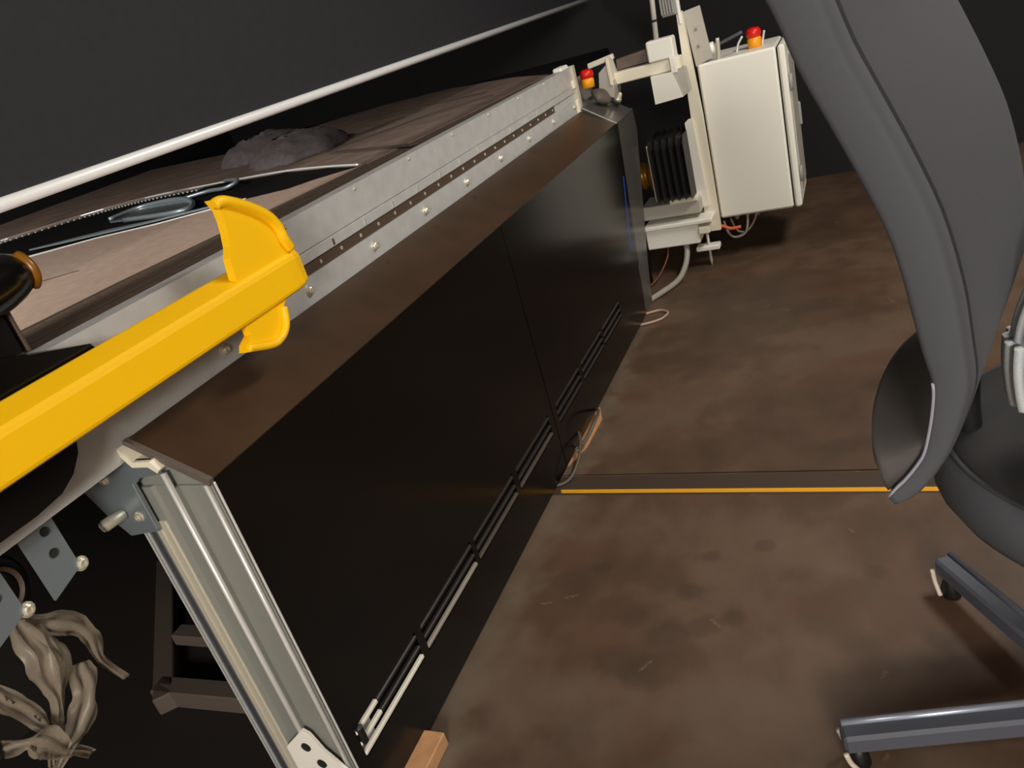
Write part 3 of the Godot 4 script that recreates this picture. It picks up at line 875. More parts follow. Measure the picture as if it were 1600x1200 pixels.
func carriage() -> void:
	var t := thing("tool_carriage", "black tool carriage riding the aluminium rail behind a yellow bumper bar", "carriage", Vector3(-0.88, 0.9, -0.3))
	# bumper bar: bevelled section along the rail, rounded at its far end
	var st := new_st()
	var rings := []
	var ends := [[-0.985, 0.55], [-0.98, 0.80], [-0.965, 0.95], [-0.945, 1.0], [-0.6, 1.0], [-0.2, 1.0], [0.12, 1.0]]
	for e in ends:
		var k: float = e[1]
		var rg := []
		for q in [[-0.822, 0.8305], [-0.8185, 0.833], [-0.817, 0.837], [-0.817, 0.878], [-0.8185, 0.884], [-0.8225, 0.888], [-0.856, 0.9005], [-0.860, 0.9005], [-0.866, 0.895], [-0.866, 0.836], [-0.860, 0.829], [-0.826, 0.829]]:
			rg.append(Vector3(-0.842 + (float(q[0]) + 0.842) * k, 0.860 + (float(q[1]) - 0.860) * (0.4 + 0.6 * k), e[0]))
		rings.append(rg)
	loft(st, rings)
	obj("bumper_bar", st, "yellow", t)
	# shield at the bar's end: a fin over the rail and a smaller one below the bar, both with a rolled lip
	st = new_st()
	prism(st, poly([-0.853, 1.005, -0.876, 1.001, -0.897, 0.991, -0.915, 0.980, -0.934, 0.968, -0.948, 0.955, -0.958, 0.943, -0.963, 0.930, -0.963, 0.918, -0.968, 0.903, -0.977, 0.890, -0.975, 0.860, -0.85, 0.86, -0.836, 0.892, -0.839, 0.910, -0.842, 0.924, -0.851, 0.938, -0.857, 0.958, -0.860, 0.975, -0.860, 0.990]), Vector3(-0.838, 0, 0), Vector3(0, 0, 1), Vector3.UP, Vector3(0.014, 0, 0))
	var sh := obj("bumper_shield", st, "yellow", t)
	st = new_st()
	prism(st, poly([-0.82, 0.85, -0.95, 0.85, -0.940, 0.838, -0.908, 0.825, -0.900, 0.803, -0.890, 0.789, -0.873, 0.780, -0.855, 0.778, -0.797, 0.797, -0.803, 0.806, -0.820, 0.814]), Vector3(-0.838, 0, 0), Vector3(0, 0, 1), Vector3.UP, Vector3(0.014, 0, 0))
	obj("lower_shield", st, "yellow", t)
	st = new_st(true)
	tube(st, [Vector3(-0.826, 0.998, -0.858), Vector3(-0.824, 0.996, -0.876), Vector3(-0.823, 0.976, -0.914), Vector3(-0.822, 0.953, -0.944), Vector3(-0.822, 0.932, -0.957), Vector3(-0.822, 0.912, -0.960), Vector3(-0.824, 0.894, -0.968)], 0.0085, 12, 6)
	obj("shield_rim", st, "yellow", sh)
	st = new_st(true)
	tube(st, [Vector3(-0.822, 0.822, -0.902), Vector3(-0.821, 0.804, -0.895), Vector3(-0.820, 0.792, -0.884), Vector3(-0.820, 0.785, -0.868), Vector3(-0.821, 0.785, -0.848), Vector3(-0.824, 0.801, -0.803)], 0.006, 12, 6)
	obj("shield_rim", st, "yellow", sh)
	# black plate behind the bar, rounded at its lower corner
	st = new_st()
	prism(st, poly([0.12, 0.772, -0.455, 0.768, -0.492, 0.772, -0.515, 0.783, -0.533, 0.801, -0.545, 0.83, -0.575, 0.86, -0.610, 0.885, -0.619, 0.897, -0.615, 0.905, -0.565, 0.920, -0.53, 0.93, 0.12, 0.94]), Vector3(-0.868, 0, 0), Vector3(0, 0, 1), Vector3.UP, Vector3(-0.045, 0, 0))
	obj("cover_plate", st, "black_gloss", t)
	# slider shoe under the bar on the rail
	st = new_st()
	span(st, Vector3(-0.915, 0.822, -0.80), Vector3(-0.868, 0.835, -0.55), 0.003)
	obj("slider_shoe", st, "steel_dark", t)
	st = new_st()
	span(st, Vector3(-0.912, 0.845, -0.955), Vector3(-0.862, 0.885, -0.90), 0.004)
	obj("shield_bracket", st, "black", t)
	# column and rounded black head with an amber edge
	st = new_st()
	span(st, Vector3(-1.04, 0.911, -0.585), Vector3(-0.935, 0.98, 0.05), 0.008)
	obj("column", st, "black_gloss", t)
	st = new_st()
	span(st, Vector3(-1.04, 0.915, -0.590), Vector3(-0.937, 0.98, -0.5852), 0.001)
	obj("column_edge", st, "brown_dark", t)
	st = new_st(true)
	var hr := []
	for k in 11:
		var q := k / 10.0
		var rad := 0.070 * sqrt(maxf(0.02, 1.0 - pow(q, 3.2)))
		var rg := []
		for j in 18:
			var a := TAU * j / 18
			rg.append(Vector3(-0.965 + rad * 1.1 * cos(a), 1.002 + rad * (0.62 if sin(a) > 0 else 0.66) * sin(a), -0.45 - 0.21 * q))
		hr.append(rg)
	loft(st, hr)
	var head := obj("head", st, "black_gloss", t)
	st = new_st(true)
	var rim := []
	for j in 9:
		var a := -0.7 + 1.5 * j / 8.0
		rim.append(Vector3(-0.965 + 0.050 * cos(a), 1.002 + 0.029 * sin(a), -0.628))
	tube(st, rim, 0.006, 8, 2)
	obj("amber_rim", st, "amber", head)
	st = new_st()
	bar(st, Vector3(-0.975, 1.045, -0.455), Vector3(-0.972, 1.033, -0.605), 0.045, 0.008)
	obj("head_top", st, "brown_dark", head)

# ------------------------------------------------------------------ blind and rag

func blind() -> void:
	var t := thing("roller_blind", "dark grey blind hanging over the table with a bright aluminium bottom bar", "blind", Vector3(-1.2, 2.45, -1.9))
	var st := new_st()
	var n := 60
	for i in n:
		var za := 0.25 - 4.35 * i / n
		var zb := 0.25 - 4.35 * (i + 1) / n
		var ya := 1.066 - 0.0067 * (za + 0.83)
		var yb := 1.066 - 0.0067 * (zb + 0.83)
		for s in [-1.0, 1.0]:
			quad(st, Vector3(-1.202 + s * 0.001, ya, za), Vector3(-1.202 + s * 0.001, yb, zb), Vector3(-1.202 + s * 0.001, 2.43, zb), Vector3(-1.202 + s * 0.001, 2.43, za), Vector3(s, 0, 0))
	obj("sheet", st, "blind", t)
	st = new_st(true)
	tube(st, [Vector3(-1.2, 1.0623, 0.25), Vector3(-1.2, 1.0915, -4.10)], 0.0105, 16)
	obj("bottom_bar", st, "rod_white", t)
	st = new_st(true)
	tube(st, [Vector3(-1.22, 2.45, 0.25), Vector3(-1.22, 2.45, -4.10)], 0.045, 16)
	obj("roller", st, "black", t)

func rag() -> void:
	var y := 0.909
	var st := new_st(true)
	lump(st, Vector3(-1.66, y, -2.16), Vector3(0.16, 0.065, 0.26), 0.5, 41, 0.2)
	lump(st, Vector3(-1.95, y, -2.38), Vector3(0.16, 0.075, 0.20), 0.2, 42, 0.2)
	tag(obj("cleaning_rag", st, "rag"), "crumpled dark grey rag lying on the brown table top behind the yellow shield", "rag")

# a soft heap with folds, flat underneath
func lump(st: SurfaceTool, at: Vector3, rad: Vector3, turn: float, sd: int, soft := 0.35) -> void:
	var n := FastNoiseLite.new()
	n.seed = sd
	n.frequency = 0.9
	var rows := 12
	var cols := 28
	var rings := []
	for i in rows + 1:
		var q := float(i) / rows
		var rg := []
		for j in cols:
			var a := TAU * j / cols
			var rr := 1.0 + soft * n.get_noise_2d(cos(a) * 1.5, sin(a) * 1.5)
			var k := cos(q * PI / 2)
			var hh := sin(q * PI / 2) * (1.0 + 1.2 * soft * n.get_noise_2d(cos(a) * k * 2.5 + 9, sin(a) * k * 2.5))
			rg.append(at + Vector3(rad.x * rr * maxf(k, 0.01) * cos(a), rad.y * maxf(hh, 0.02 * q), rad.z * rr * maxf(k, 0.01) * sin(a)).rotated(Vector3.UP, turn))
		rings.append(rg)
	loft(st, rings)

# ------------------------------------------------------------------ cabinet and drive frame

func cabinet() -> void:
	var t := thing("control_cabinet", "white steel control cabinet at the far end of the cutting table", "cabinet", Vector3(-0.43, 0.18, -3.37))
	var st := new_st()
	span(st, Vector3(-0.572, 0.176, -3.53), Vector3(-0.290, 0.776, -3.20), 0.008)
	obj("body", st, "cream", t)
	st = new_st()
	span(st, Vector3(-0.290, 0.185, -3.525), Vector3(-0.284, 0.770, -3.207), 0.0)
	obj("door_gasket", st, "gasket", t)
	st = new_st()
	span(st, Vector3(-0.284, 0.176, -3.535), Vector3(-0.259, 0.778, -3.198), 0.007)
	var door := obj("door", st, "cream", t)
	st = new_st()
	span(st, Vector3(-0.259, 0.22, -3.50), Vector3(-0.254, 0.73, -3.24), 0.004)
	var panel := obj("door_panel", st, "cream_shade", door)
	for y in [0.30, 0.64]:
		st = new_st(true)
		lathe(st, Vector3(-0.252, y - 0.03, -3.222), Vector3.UP, [Vector2(0.007, 0), Vector2(0.007, 0.06)], 12)
		obj("hinge", st, "grey_plastic", door)
	st = new_st()
	box(st, Vector3(-0.250, 0.48, -3.46), Vector3(0.012, 0.09, 0.02), 0.004)
	obj("handle", st, "grey_plastic", panel)
	estop(t, Vector3(-0.372, 0.776, -3.33), Vector3.UP, 0.72)
	# small levers and connectors on the top
	for q in [[-0.44, -3.33, 0.35], [-0.35, -3.35, -0.25]]:
		st = new_st(true)
		tube(st, [Vector3(q[0], 0.774, q[1]), Vector3(q[0] + 0.008, 0.800, q[1]), Vector3(q[0] + 0.02 + q[2] * 0.02, 0.825, q[1])], 0.0045, 8, 4)
		obj("toggle", st, "alu_bright", t)
	# cable glands and looped leads below
	for q in [[-0.52, -3.28], [-0.48, -3.30], [-0.44, -3.29]]:
		st = new_st(true)
		lathe(st, Vector3(q[0], 0.178, q[1]), Vector3.DOWN, [Vector2(0.014, 0), Vector2(0.014, 0.015), Vector2(0.010, 0.02), Vector2(0.008, 0.035)], 12)
		obj("cable_gland", st, "grey_plastic", t)
	st = new_st(true)
	tube(st, [Vector3(-0.47, 0.172, -3.23), Vector3(-0.475, 0.13, -3.22), Vector3(-0.49, 0.095, -3.22), Vector3(-0.53, 0.085, -3.22), Vector3(-0.555, 0.11, -3.22), Vector3(-0.565, 0.16, -3.22)], 0.005, 8, 6)
	obj("lead", st, "hose", t)
	st = new_st(true)
	tube(st, [Vector3(-0.44, 0.172, -3.25), Vector3(-0.445, 0.145, -3.24), Vector3(-0.48, 0.10, -3.24), Vector3(-0.52, 0.105, -3.24), Vector3(-0.54, 0.16, -3.24)], 0.004, 8, 6)
	obj("lead", st, "pink_cable", t)
	st = new_st(true)
	tube(st, [Vector3(-0.60, 0.140, -3.20), Vector3(-0.57, 0.145, -3.20), Vector3(-0.54, 0.13, -3.20), Vector3(-0.50, 0.128, -3.21)], 0.0075, 8, 6)
	obj("lead", st, "orange", t)

func drive_frame() -> void:
	var t := thing("drive_frame", "cream painted steel frame with black bellows between the table end and the cabinet", "machine frame", Vector3(-0.65, 0, -3.15))
	# tall mast plate the cabinet hangs on
	var st := new_st()
	prism(st, poly([-0.628, 0.14, -0.610, 0.965, -0.600, 0.975, -0.590, 0.972, -0.575, 0.60, -0.573, 0.14]), Vector3(0, 0, -3.17), Vector3.RIGHT, Vector3.UP, Vector3(0, 0, -0.03))
	var mast := obj("mast", st, "cream_warm", t)
	st = new_st()
	prism(st, poly([-0.592, 0.968, -0.530, 0.975, -0.512, 0.79, -0.575, 0.77]), Vector3(0, 0, -3.205), Vector3.RIGHT, Vector3.UP, Vector3(0, 0, -0.012))
	obj("mast_plate", st, "cream_shade", mast)
	st = new_st()
	prism(st, poly([-0.640, 0.25, -0.642, 0.585, -0.628, 0.595, -0.612, 0.595, -0.600, 0.25]), Vector3(0, 0, -3.155), Vector3.RIGHT, Vector3.UP, Vector3(0, 0, -0.015))
	obj("guide_rail", st, "cream", mast)
	for y in [0.90, 0.84]:
		st = new_st()
		bolt_head(st, Vector3(-0.555, y, -3.205), Vector3(0, 0, 1), 0.005)
		obj("bolt", st, "grey_plastic", mast)
	# clamp with a threaded lever at the mast
	st = new_st(true)
	lathe(st, Vector3(-0.535, 0.815, -3.24), Vector3(1, 0.15, 0), [Vector2(0.022, 0), Vector2(0.022, 0.03), Vector2(0.015, 0.034), Vector2(0.008, 0.04)], 14)
	var cl := obj("clamp_nut", st, "cream", t)
	st = new_st(true)
	tube(st, [Vector3(-0.51, 0.82, -3.24), Vector3(-0.46, 0.833, -3.24), Vector3(-0.40, 0.848, -3.24)], 0.006, 8, 4)
	obj("clamp_screw", st, "steel_dark", cl)
	st = new_st(true)
	tube(st, [Vector3(-0.495, 0.76, -3.22), Vector3(-0.49, 0.80, -3.22), Vector3(-0.487, 0.85, -3.22)], 0.0075, 8, 4)
	obj("clamp_handle", st, "alu_cream", cl)
	# upper arm from the table to the mast
	st = new_st()
	bar(st, Vector3(-0.880, 0.806, -3.13), Vector3(-0.610, 0.810, -3.13), 0.06, 0.042, Vector3.UP, 0.003)
	var arm := obj("upper_arm", st, "cream_warm", t)
	st = new_st()
	prism(st, poly([-0.925, 0.74, -0.905, 0.845, -0.868, 0.87, -0.855, 0.79, -0.868, 0.73]), Vector3(0, 0, -3.06), Vector3.RIGHT, Vector3.UP, Vector3(0, 0, -0.10))
	obj("arm_root", st, "cream_shade", arm)
	st = new_st()
	bar(st, Vector3(-0.96, 0.872, -3.12), Vector3(-0.855, 0.886, -3.12), 0.03, 0.02)
	span(st, Vector3(-0.872, 0.79, -3.125), Vector3(-0.858, 0.89, -3.055), 0.003)
	obj("arm_bracket", st, "cream_warm", arm)
	st = new_st()
	span(st, Vector3(-0.722, 0.832, -3.16), Vector3(-0.625, 0.905, -3.09), 0.005)
	span(st, Vector3(-0.645, 0.78, -3.16), Vector3(-0.622, 0.835, -3.08), 0.003)
	obj("arm_block", st, "cream", arm)
	st = new_st()
	prism(st, poly([-0.86, 0.83, -0.725, 0.835, -0.722, 0.88, -0.858, 0.868]), Vector3(0, 0, -3.16), Vector3.RIGHT, Vector3.UP, Vector3(0, 0, -0.05))
	obj("arm_rear_plate", st, "sheet", arm)
	# junction box hanging from the arm
	st = new_st()
	prism(st, poly([-0.722, 0.686, -0.722, 0.786, -0.642, 0.786, -0.617, 0.692]), Vector3(0, 0, -3.08), Vector3.RIGHT, Vector3.UP, Vector3(0, 0, -0.06))
	var jb := obj("junction_box", st, "cream", t)
	st = new_st()
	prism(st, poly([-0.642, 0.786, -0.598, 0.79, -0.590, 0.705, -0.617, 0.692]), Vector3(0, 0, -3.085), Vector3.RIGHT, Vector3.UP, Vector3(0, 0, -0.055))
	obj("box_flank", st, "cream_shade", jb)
	# signal pole and box above the arm
	st = new_st(true)
	tube(st, [Vector3(-0.69, 0.90, -3.14), Vector3(-0.679, 1.12, -3.16)], 0.0095, 12)
	var pole := obj("pole", st, "cream_shade", t)
	st = new_st(true)
	lathe(st, Vector3(-0.687, 0.963, -3.146), Vector3.UP, [Vector2(0.012, 0), Vector2(0.012, 0.008)], 12)
	obj("collar", st, "gasket", pole)
	st = new_st()
	for k in 5:
		span(st, Vector3(-0.660 + 0.010 * k, 0.975, -3.19), Vector3(-0.653 + 0.010 * k, 1.10, -3.15), 0.002)
	span(st, Vector3(-0.660, 0.968, -3.20), Vector3(-0.606, 1.10, -3.16), 0.003)
	obj("ribbed_box", st, "grey_plastic", t)
	st = new_st()
	span(st, Vector3(-0.606, 0.93, -3.19), Vector3(-0.594, 1.10, -3.165), 0.004)
	obj("pole_bracket", st, "cream", t)
	# black bellows: folded square skirt between brass collar and guide rail
	st = new_st()
	var rings := []
	for i in 11:
		var q := i / 10.0
		var k := 1.0 if i % 2 == 0 else 0.88
		var rg := []
		for c in [[-0.16, -0.11], [-0.16, 0.11], [-0.13, 0.14], [0.13, 0.14], [0.16, 0.11], [0.16, -0.11], [0.13, -0.14], [-0.13, -0.14]]:
			rg.append(Vector3(-0.775 + 0.135 * q, 0.435 + float(c[0]) * 0.78 * k, -3.17 + float(c[1]) * 0.9 * k))
		rings.append(rg)
	loft(st, rings)
	obj("bellows", st, "black", t)
	st = new_st()
	span(st, Vector3(-0.783, 0.325, -3.29), Vector3(-0.776, 0.545, -3.055), 0.002)
	obj("bellows_flange", st, "alu_cream", t)
	st = new_st(true)
	lathe(st, Vector3(-0.85, 0.41, -3.17), Vector3.RIGHT, [Vector2(0.055, 0), Vector2(0.055, 0.02), Vector2(0.045, 0.024), Vector2(0.045, 0.034), Vector2(0.06, 0.038), Vector2(0.06, 0.06), Vector2(0.05, 0.068)], 24)
	obj("brass_collar", st, "brass", t)
	# lower tray and cable trunking
	st = new_st()
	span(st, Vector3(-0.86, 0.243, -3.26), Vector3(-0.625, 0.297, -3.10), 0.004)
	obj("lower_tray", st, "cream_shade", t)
	st = new_st()
	span(st, Vector3(-0.74, 0.295, -3.22), Vector3(-0.630, 0.312, -3.09), 0.003)
	obj("tray_plate", st, "cream_warm", t)
	st = new_st()
	span(st, Vector3(-0.86, 0.204, -3.22), Vector3(-0.585, 0.222, -3.075), 0.004)
	span(st, Vector3(-0.86, 0.122, -3.21), Vector3(-0.645, 0.206, -3.09), 0.004)
	obj("cable_trunking", st, "cream", t)
	st = new_st()
	span(st, Vector3(-0.645, 0.16, -3.20), Vector3(-0.60, 0.19, -3.08), 0.004)
	obj("trunking_end", st, "cream_warm", t)
	# levelling foot
	st = new_st(true)
	lathe(st, Vector3(-0.628, 0.0, -3.16), Vector3.UP, [Vector2(0.003, 0), Vector2(0.006, 0.02), Vector2(0.006, 0.16)], 10)
	var foot := obj("foot_spindle", st, "alu_cream", t)
	st = new_st()
	box(st, Vector3(-0.630, 0.080, -3.16), Vector3(0.095, 0.020, 0.05), 0.004)
	obj("foot_plate", st, "cream", foot)
	for z in [-2.94]:
		st = new_st(true)
		lathe(st, Vector3(-0.90, 0.0, z - 0.06), Vector3.UP, [Vector2(0.03, 0), Vector2(0.03, 0.01), Vector2(0.008, 0.016), Vector2(0.008, 0.30)], 12)
		obj("foot_spindle", st, "alu_cream", t)

func cables() -> void:
	var st := new_st(true)
	var path := smooth_path([Vector3(-0.712, 0.125, -3.13), Vector3(-0.708, 0.085, -3.10), Vector3(-0.715, 0.045, -3.05), Vector3(-0.735, 0.020, -2.97), Vector3(-0.79, 0.014, -2.86), Vector3(-0.86, 0.014, -2.74)], 16)
	var rings := []
	for i in path.size():
		var d: Vector3 = (path[mini(i + 1, path.size() - 1)] - path[maxi(i - 1, 0)]).normalized()
		var s := d.cross(Vector3.RIGHT).normalized()
		var uu := s.cross(d)
		var rg := []
		for j in 12:
			rg.append(path[i] + (s * cos(TAU * j / 12) + uu * sin(TAU * j / 12)) * (0.0125 if i % 2 else 0.0105))
		rings.append(rg)
	loft(st, rings)
	tag(obj("conduit", st, "hose"), "grey corrugated hose curving down from the white trunking to the floor", "hose")
	st = new_st(true)
	tube(st, [Vector3(-0.790, 0.125, -3.14), Vector3(-0.79, 0.08, -3.10), Vector3(-0.82, 0.03, -3.02), Vector3(-0.86, 0.006, -2.95)], 0.0035, 8, 8)
	tag(obj("rust_cable", st, "rust_cable"), "thin rust red cable dropping behind the grey hose below the trunking", "cable")
	st = new_st(true)
	tube(st, [Vector3(-0.86, 0.006, -2.66), Vector3(-0.80, 0.006, -2.70), Vector3(-0.755, 0.006, -2.715), Vector3(-0.722, 0.006, -2.685), Vector3(-0.735, 0.006, -2.635), Vector3(-0.78, 0.006, -2.605), Vector3(-0.86, 0.006, -2.585)], 0.005, 8, 8)
	tag(obj("floor_cable", st, "pink_cable"), "pale pink cable looped on the floor at the far foot of the machine", "cable")
	st = new_st(true)
	tube(st, [Vector3(-0.86, 0.006, -1.99), Vector3(-0.80, 0.02, -1.96), Vector3(-0.765, 0.05, -1.89), Vector3(-0.757, 0.055, -1.82), Vector3(-0.775, 0.03, -1.76), Vector3(-0.83, 0.006, -1.73)], 0.0045, 8, 8)
	tag(obj("floor_cable", st, "grey_cable"), "dark grey cable arching out from under the black panel, the larger loop", "cable")
	st = new_st(true)
	tube(st, [Vector3(-0.86, 0.006, -1.83), Vector3(-0.805, 0.04, -1.80), Vector3(-0.775, 0.04, -1.73), Vector3(-0.768, 0.022, -1.66), Vector3(-0.785, 0.007, -1.60), Vector3(-0.86, 0.006, -1.57)], 0.0045, 8, 8)
	tag(obj("floor_cable", st, "grey_cable"), "dark cable loop on the floor just behind the end of the yellow line", "cable")

# ------------------------------------------------------------------ chair

func chair() -> void:
	var t := thing("office_chair", "dark grey fabric office chair on a steel star base beside the machine", "chair", Vector3(0.25, 0, -0.95))
	var w := Vector3(0.25, 0, -0.968).normalized()
	var prof := [Vector2(-0.088, 1.150), Vector2(-0.068, 1.112), Vector2(-0.050, 1.071), Vector2(-0.035, 1.022), Vector2(-0.015, 0.972), Vector2(0.005, 0.922), Vector2(0.025, 0.865), Vector2(0.038, 0.805), Vector2(0.047, 0.740), Vector2(0.052, 0.705), Vector2(0.049, 0.677), Vector2(0.042, 0.644), Vector2(0.033, 0.617), Vector2(0.014, 0.587), Vector2(-0.005, 0.569)]
	var path := smooth_path(prof.map(func(v): return Vector3(v.x, v.y, 0)), 3)
	var W := 0.435
	var fwd := Vector3(w.z * -1.0, 0, w.x)   # the way the chair faces
	var inner := []
	var band := []
	var shell := []
	var pipe_b := []
	var pipe_f := []
	for i in path.size():
		var p: Vector3 = path[i]
		var d: Vector3 = (path[mini(i + 1, path.size() - 1)] - path[maxi(i - 1, 0)]).normalized()
		var dn := (fwd * d.x + Vector3.UP * d.y).normalized()
		var nf := w.cross(dn).normalized()
		if nf.dot(fwd) < 0:
			nf = -nf
		var near := Vector3(p.x, p.y, -0.75)
		var c := near + w * W * 0.5
		var left := 1.0 - float(i) / (path.size() - 1)
		var hw := W * 0.5
		var end := minf(float(i) / 9.0, float(path.size() - 1 - i) / 14.0)
		if end < 1.0:
			hw *= 0.60 + 0.40 * sqrt(maxf(0.0, 1.0 - pow(1.0 - end, 2.0)))
		var shift := w * (W * 0.5 - hw) * -1.0   # the near edge keeps its line
		c += shift
		var th := lerpf(0.025, 0.012, clampf((float(i) - 22.0) / 14.0, 0, 1)) * (1.0 if end > 0.15 else 0.6 + 2.6 * end)
		var rg := []
		for j in 40:
			var a := TAU * j / 40
			var ca := cos(a)
			var sa := sin(a)
			var ex := signf(ca) * pow(absf(ca), 0.16)
			var ey := signf(sa) * pow(absf(sa), 0.35)
			rg.append(c + w * ex * hw + nf * ey * th)
		inner.append(rg)
		pipe_b.append(c - w * (hw - 0.001) - nf * (th * 0.72))
		pipe_f.append(c - w * (hw - 0.001) + nf * (th * 0.25))
	var st := new_st(true)
	loft(st, inner)
	var back := obj("backrest", st, "chair_fabric", t)
	# side band in a lighter weave along the near edge, with its seams
	st = new_st(true)
	for i in inner.size():
		var rg: Array = inner[i]
		var c := Vector3.ZERO
		for v in rg:
			c += v
		c /= rg.size()
		var strip := []
		for j in range(13, 28):
			strip.append(rg[j] - w * 0.0025 if j > 14 and j < 26 else rg[j])
		for j in range(27, 12, -1):
			strip.append(rg[j] + w * 0.004)
		band.append(strip)
	loft(st, band)
	obj("side_band", st, "chair_side", back)
	st = new_st(true)
	tube(st, pipe_b.slice(27), 0.0022, 8, 1)
	obj("piping", st, "piping", back)
	# padded shell on the back of the lumbar part
	st = new_st(true)
	for i in range(28, path.size()):
		var rg: Array = inner[i]
		var c := Vector3.ZERO
		for v in rg:
			c += v
		c /= rg.size()
		var q := float(i - 28) / (path.size() - 1 - 28)
		var bulge := 0.074 * smoothstep(0.2, 0.96, q) * sqrt(maxf(0.0, 1.0 - pow(maxf(0.0, q - 0.8) / 0.205, 2.0)))
		var nb: Vector3 = (rg[30] - rg[10]).normalized()
		var hw: float = (rg[0] - rg[20]).length() * 0.5 - 0.008
		var ring := []
		for j in 24:
			var a := PI * j / 23.0
			ring.append(c + w * cos(a) * hw + nb * (0.009 + bulge * pow(sin(a), 0.75)))
		shell.append(ring)
	loft(st, shell)
	obj("lumbar_shell", st, "chair_shell", t)
	# seat: upholstered disc, dark top and lighter border
	var sc := Vector3(0.300, 0, -1.04)
	st = new_st(true)
	seat_rings(st, sc, [[0.10, 0.372], [0.215, 0.372], [0.240, 0.382], [0.2535, 0.405], [0.255, 0.43], [0.248, 0.455], [0.236, 0.468]], 0.004)
	var seat := obj("seat", st, "chair_side", t)
	st = new_st(true)
	seat_rings(st, sc, [[0.237, 0.463], [0.231, 0.472], [0.22, 0.479], [0.19, 0.485], [0.15, 0.489], [0.1, 0.492], [0.05, 0.494], [0.005, 0.4945]], 0.0)
	obj("seat_top", st, "seat_top", seat)
	st = new_st(true)
	var pr := []
	for j in 41:
		var a := TAU * j / 40
		pr.append(sc + Vector3(cos(a) * 0.2375, 0.467, sin(a) * 0.2375))
	tube(st, pr, 0.003, 6, 2)
	obj("seat_piping", st, "chair_fabric", seat)
	# support, gas column and back bar
	st = new_st()
	span(st, Vector3(0.19, 0.335, -1.06), Vector3(0.37, 0.372, -0.92), 0.008)
	obj("seat_plate", st, "black", t)
	st = new_st(true)
	tube(st, [Vector3(0.23, 0.35, -1.0), Vector3(0.15, 0.36, -1.02), Vector3(0.105, 0.42, -1.035), Vector3(0.09, 0.52, -1.035), Vector3(0.10, 0.66, -1.03)], 0.016, 10, 6)
	obj("back_bar", st, "black", t)
	st = new_st(true)
	lathe(st, Vector3(0.25, 0.05, -0.95), Vector3.UP, [Vector2(0.035, 0), Vector2(0.035, 0.10), Vector2(0.026, 0.11), Vector2(0.026, 0.20), Vector2(0.015, 0.205), Vector2(0.015, 0.30)], 20)
	obj("column", st, "black", t)
	# star base: five square tubes, a glide at each end
	st = new_st(true)
	lathe(st, Vector3(0.25, 0.035, -0.95), Vector3.UP, [Vector2(0.05, 0), Vector2(0.055, 0.01), Vector2(0.055, 0.05), Vector2(0.045, 0.06)], 24)
	obj("hub", st, "steel_dark", t)
	var a0 := atan2(-0.216, -0.297)
	for k in 5:
		var ang := deg_to_rad(168.0 + 72.0 * k)
		var dir := Vector3(cos(ang), 0, sin(ang))
		if k == 0:
			dir = Vector3(-0.355, 0, 0.092).normalized()
		if k == 1:
			dir = Vector3(-0.183, 0, -0.305).normalized()
		var tip := Vector3(0.25, 0.058, -0.95) + dir * 0.36
		st = new_st()
		bar(st, Vector3(0.25, 0.066, -0.95) + dir * 0.045, tip, 0.036, 0.034, Vector3.UP, 0.005)
		var leg := obj("leg", st, "steel_dark", t)
		var sd := dir.cross(Vector3.UP)
		if sd.z > 0:
			sd = -sd
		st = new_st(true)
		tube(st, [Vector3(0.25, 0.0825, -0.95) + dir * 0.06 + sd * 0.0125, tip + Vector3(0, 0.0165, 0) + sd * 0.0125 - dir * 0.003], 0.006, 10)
		obj("leg_edge", st, "steel_glint" if k == 0 else "steel_dark", leg)  # pale colour on one leg stands in for a highlight
		# glide: stem and two pale side cheeks
		st = new_st(true)
		lathe(st, tip - dir * 0.02 + Vector3(0, -0.058, 0), Vector3.UP, [Vector2(0.016, 0), Vector2(0.018, 0.006), Vector2(0.014, 0.03), Vector2(0.008, 0.042)], 14)
		var gl := obj("glide", st, "black", leg)
		for s in [-1.0, 1.0]:
			st = new_st(true)
			var cc: Vector3 = tip - dir * 0.012 + sd * 0.021 * s
			tube(st, [cc + Vector3(0, -0.008, 0) + dir * 0.012, cc + Vector3(0, -0.030, 0) + dir * 0.006, cc + Vector3(0, -0.052, 0) - dir * 0.008], 0.0042, 8, 4)
			obj("glide_cheek", st, "bone", gl)

func seat_rings(st: SurfaceTool, c: Vector3, prof: Array, pucker: float) -> void:
	var rings := []
	for p in prof:
		var rg := []
		for j in 64:
			var a := TAU * j / 64
			var k := 1.0 + pucker * sin(j * 2.9) * sin(a * 3.0)
			rg.append(c + Vector3(cos(a) * float(p[0]) * k, float(p[1]), sin(a) * float(p[0]) * k))
		rings.append(rg)
	loft(st, rings)

func sweater() -> void:
	var t := thing("sweater", "pale grey knitted sweater with a ribbed cuff lying on the chair seat", "sweater", Vector3(0.32, 0.49, -1.02))
	var st := new_st(true)
	lump(st, Vector3(0.36, 0.492, -1.05), Vector3(0.14, 0.13, 0.12), 0.3, 61)
	obj("body", st, "knit", t)
	st = new_st(true)
	ribs(st, [Vector3(0.30, 0.60, -1.02), Vector3(0.25, 0.72, -0.98), Vector3(0.203, 0.715, -0.955), Vector3(0.183, 0.672, -0.95), Vector3(0.178, 0.645, -0.95)], 0.050, 0.0015)
	var sl := obj("sleeve", st, "knit", t)
	st = new_st(true)
	ribs(st, [Vector3(0.178, 0.648, -0.95), Vector3(0.177, 0.62, -0.95), Vector3(0.179, 0.595, -0.95), Vector3(0.182, 0.575, -0.95)], 0.055, 0.0035)
	obj("cuff", st, "knit", sl)

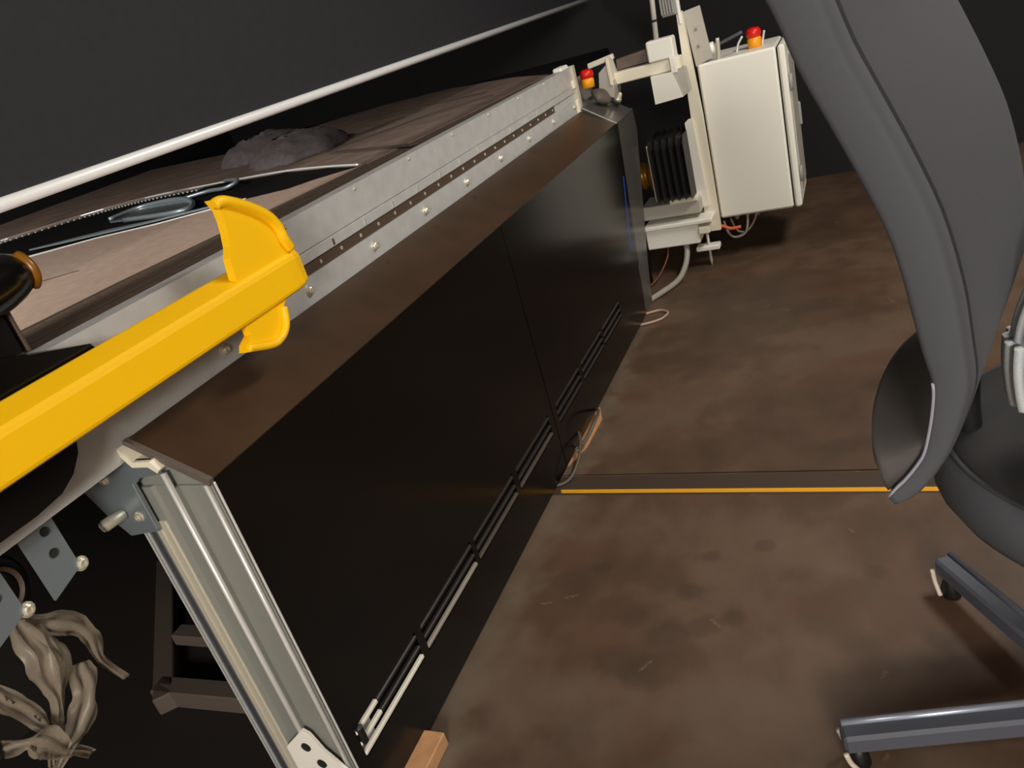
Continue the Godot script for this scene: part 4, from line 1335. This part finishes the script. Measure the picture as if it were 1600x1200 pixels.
func ribs(st: SurfaceTool, pts: Array, rad: float, depth: float) -> void:
	var path := smooth_path(pts, 6)
	var rings := []
	var side := Vector3(0, 0, 1)
	for i in path.size():
		var d: Vector3 = (path[mini(i + 1, path.size() - 1)] - path[maxi(i - 1, 0)]).normalized()
		side = (side - d * side.dot(d)).normalized()
		var uu := side.cross(d)
		var rg := []
		for j in 72:
			var a := TAU * j / 72
			var k := rad + depth * cos(j * TAU / 4.0)
			rg.append(path[i] + (side * cos(a) + uu * sin(a)) * k)
		rings.append(rg)
	loft(st, rings)
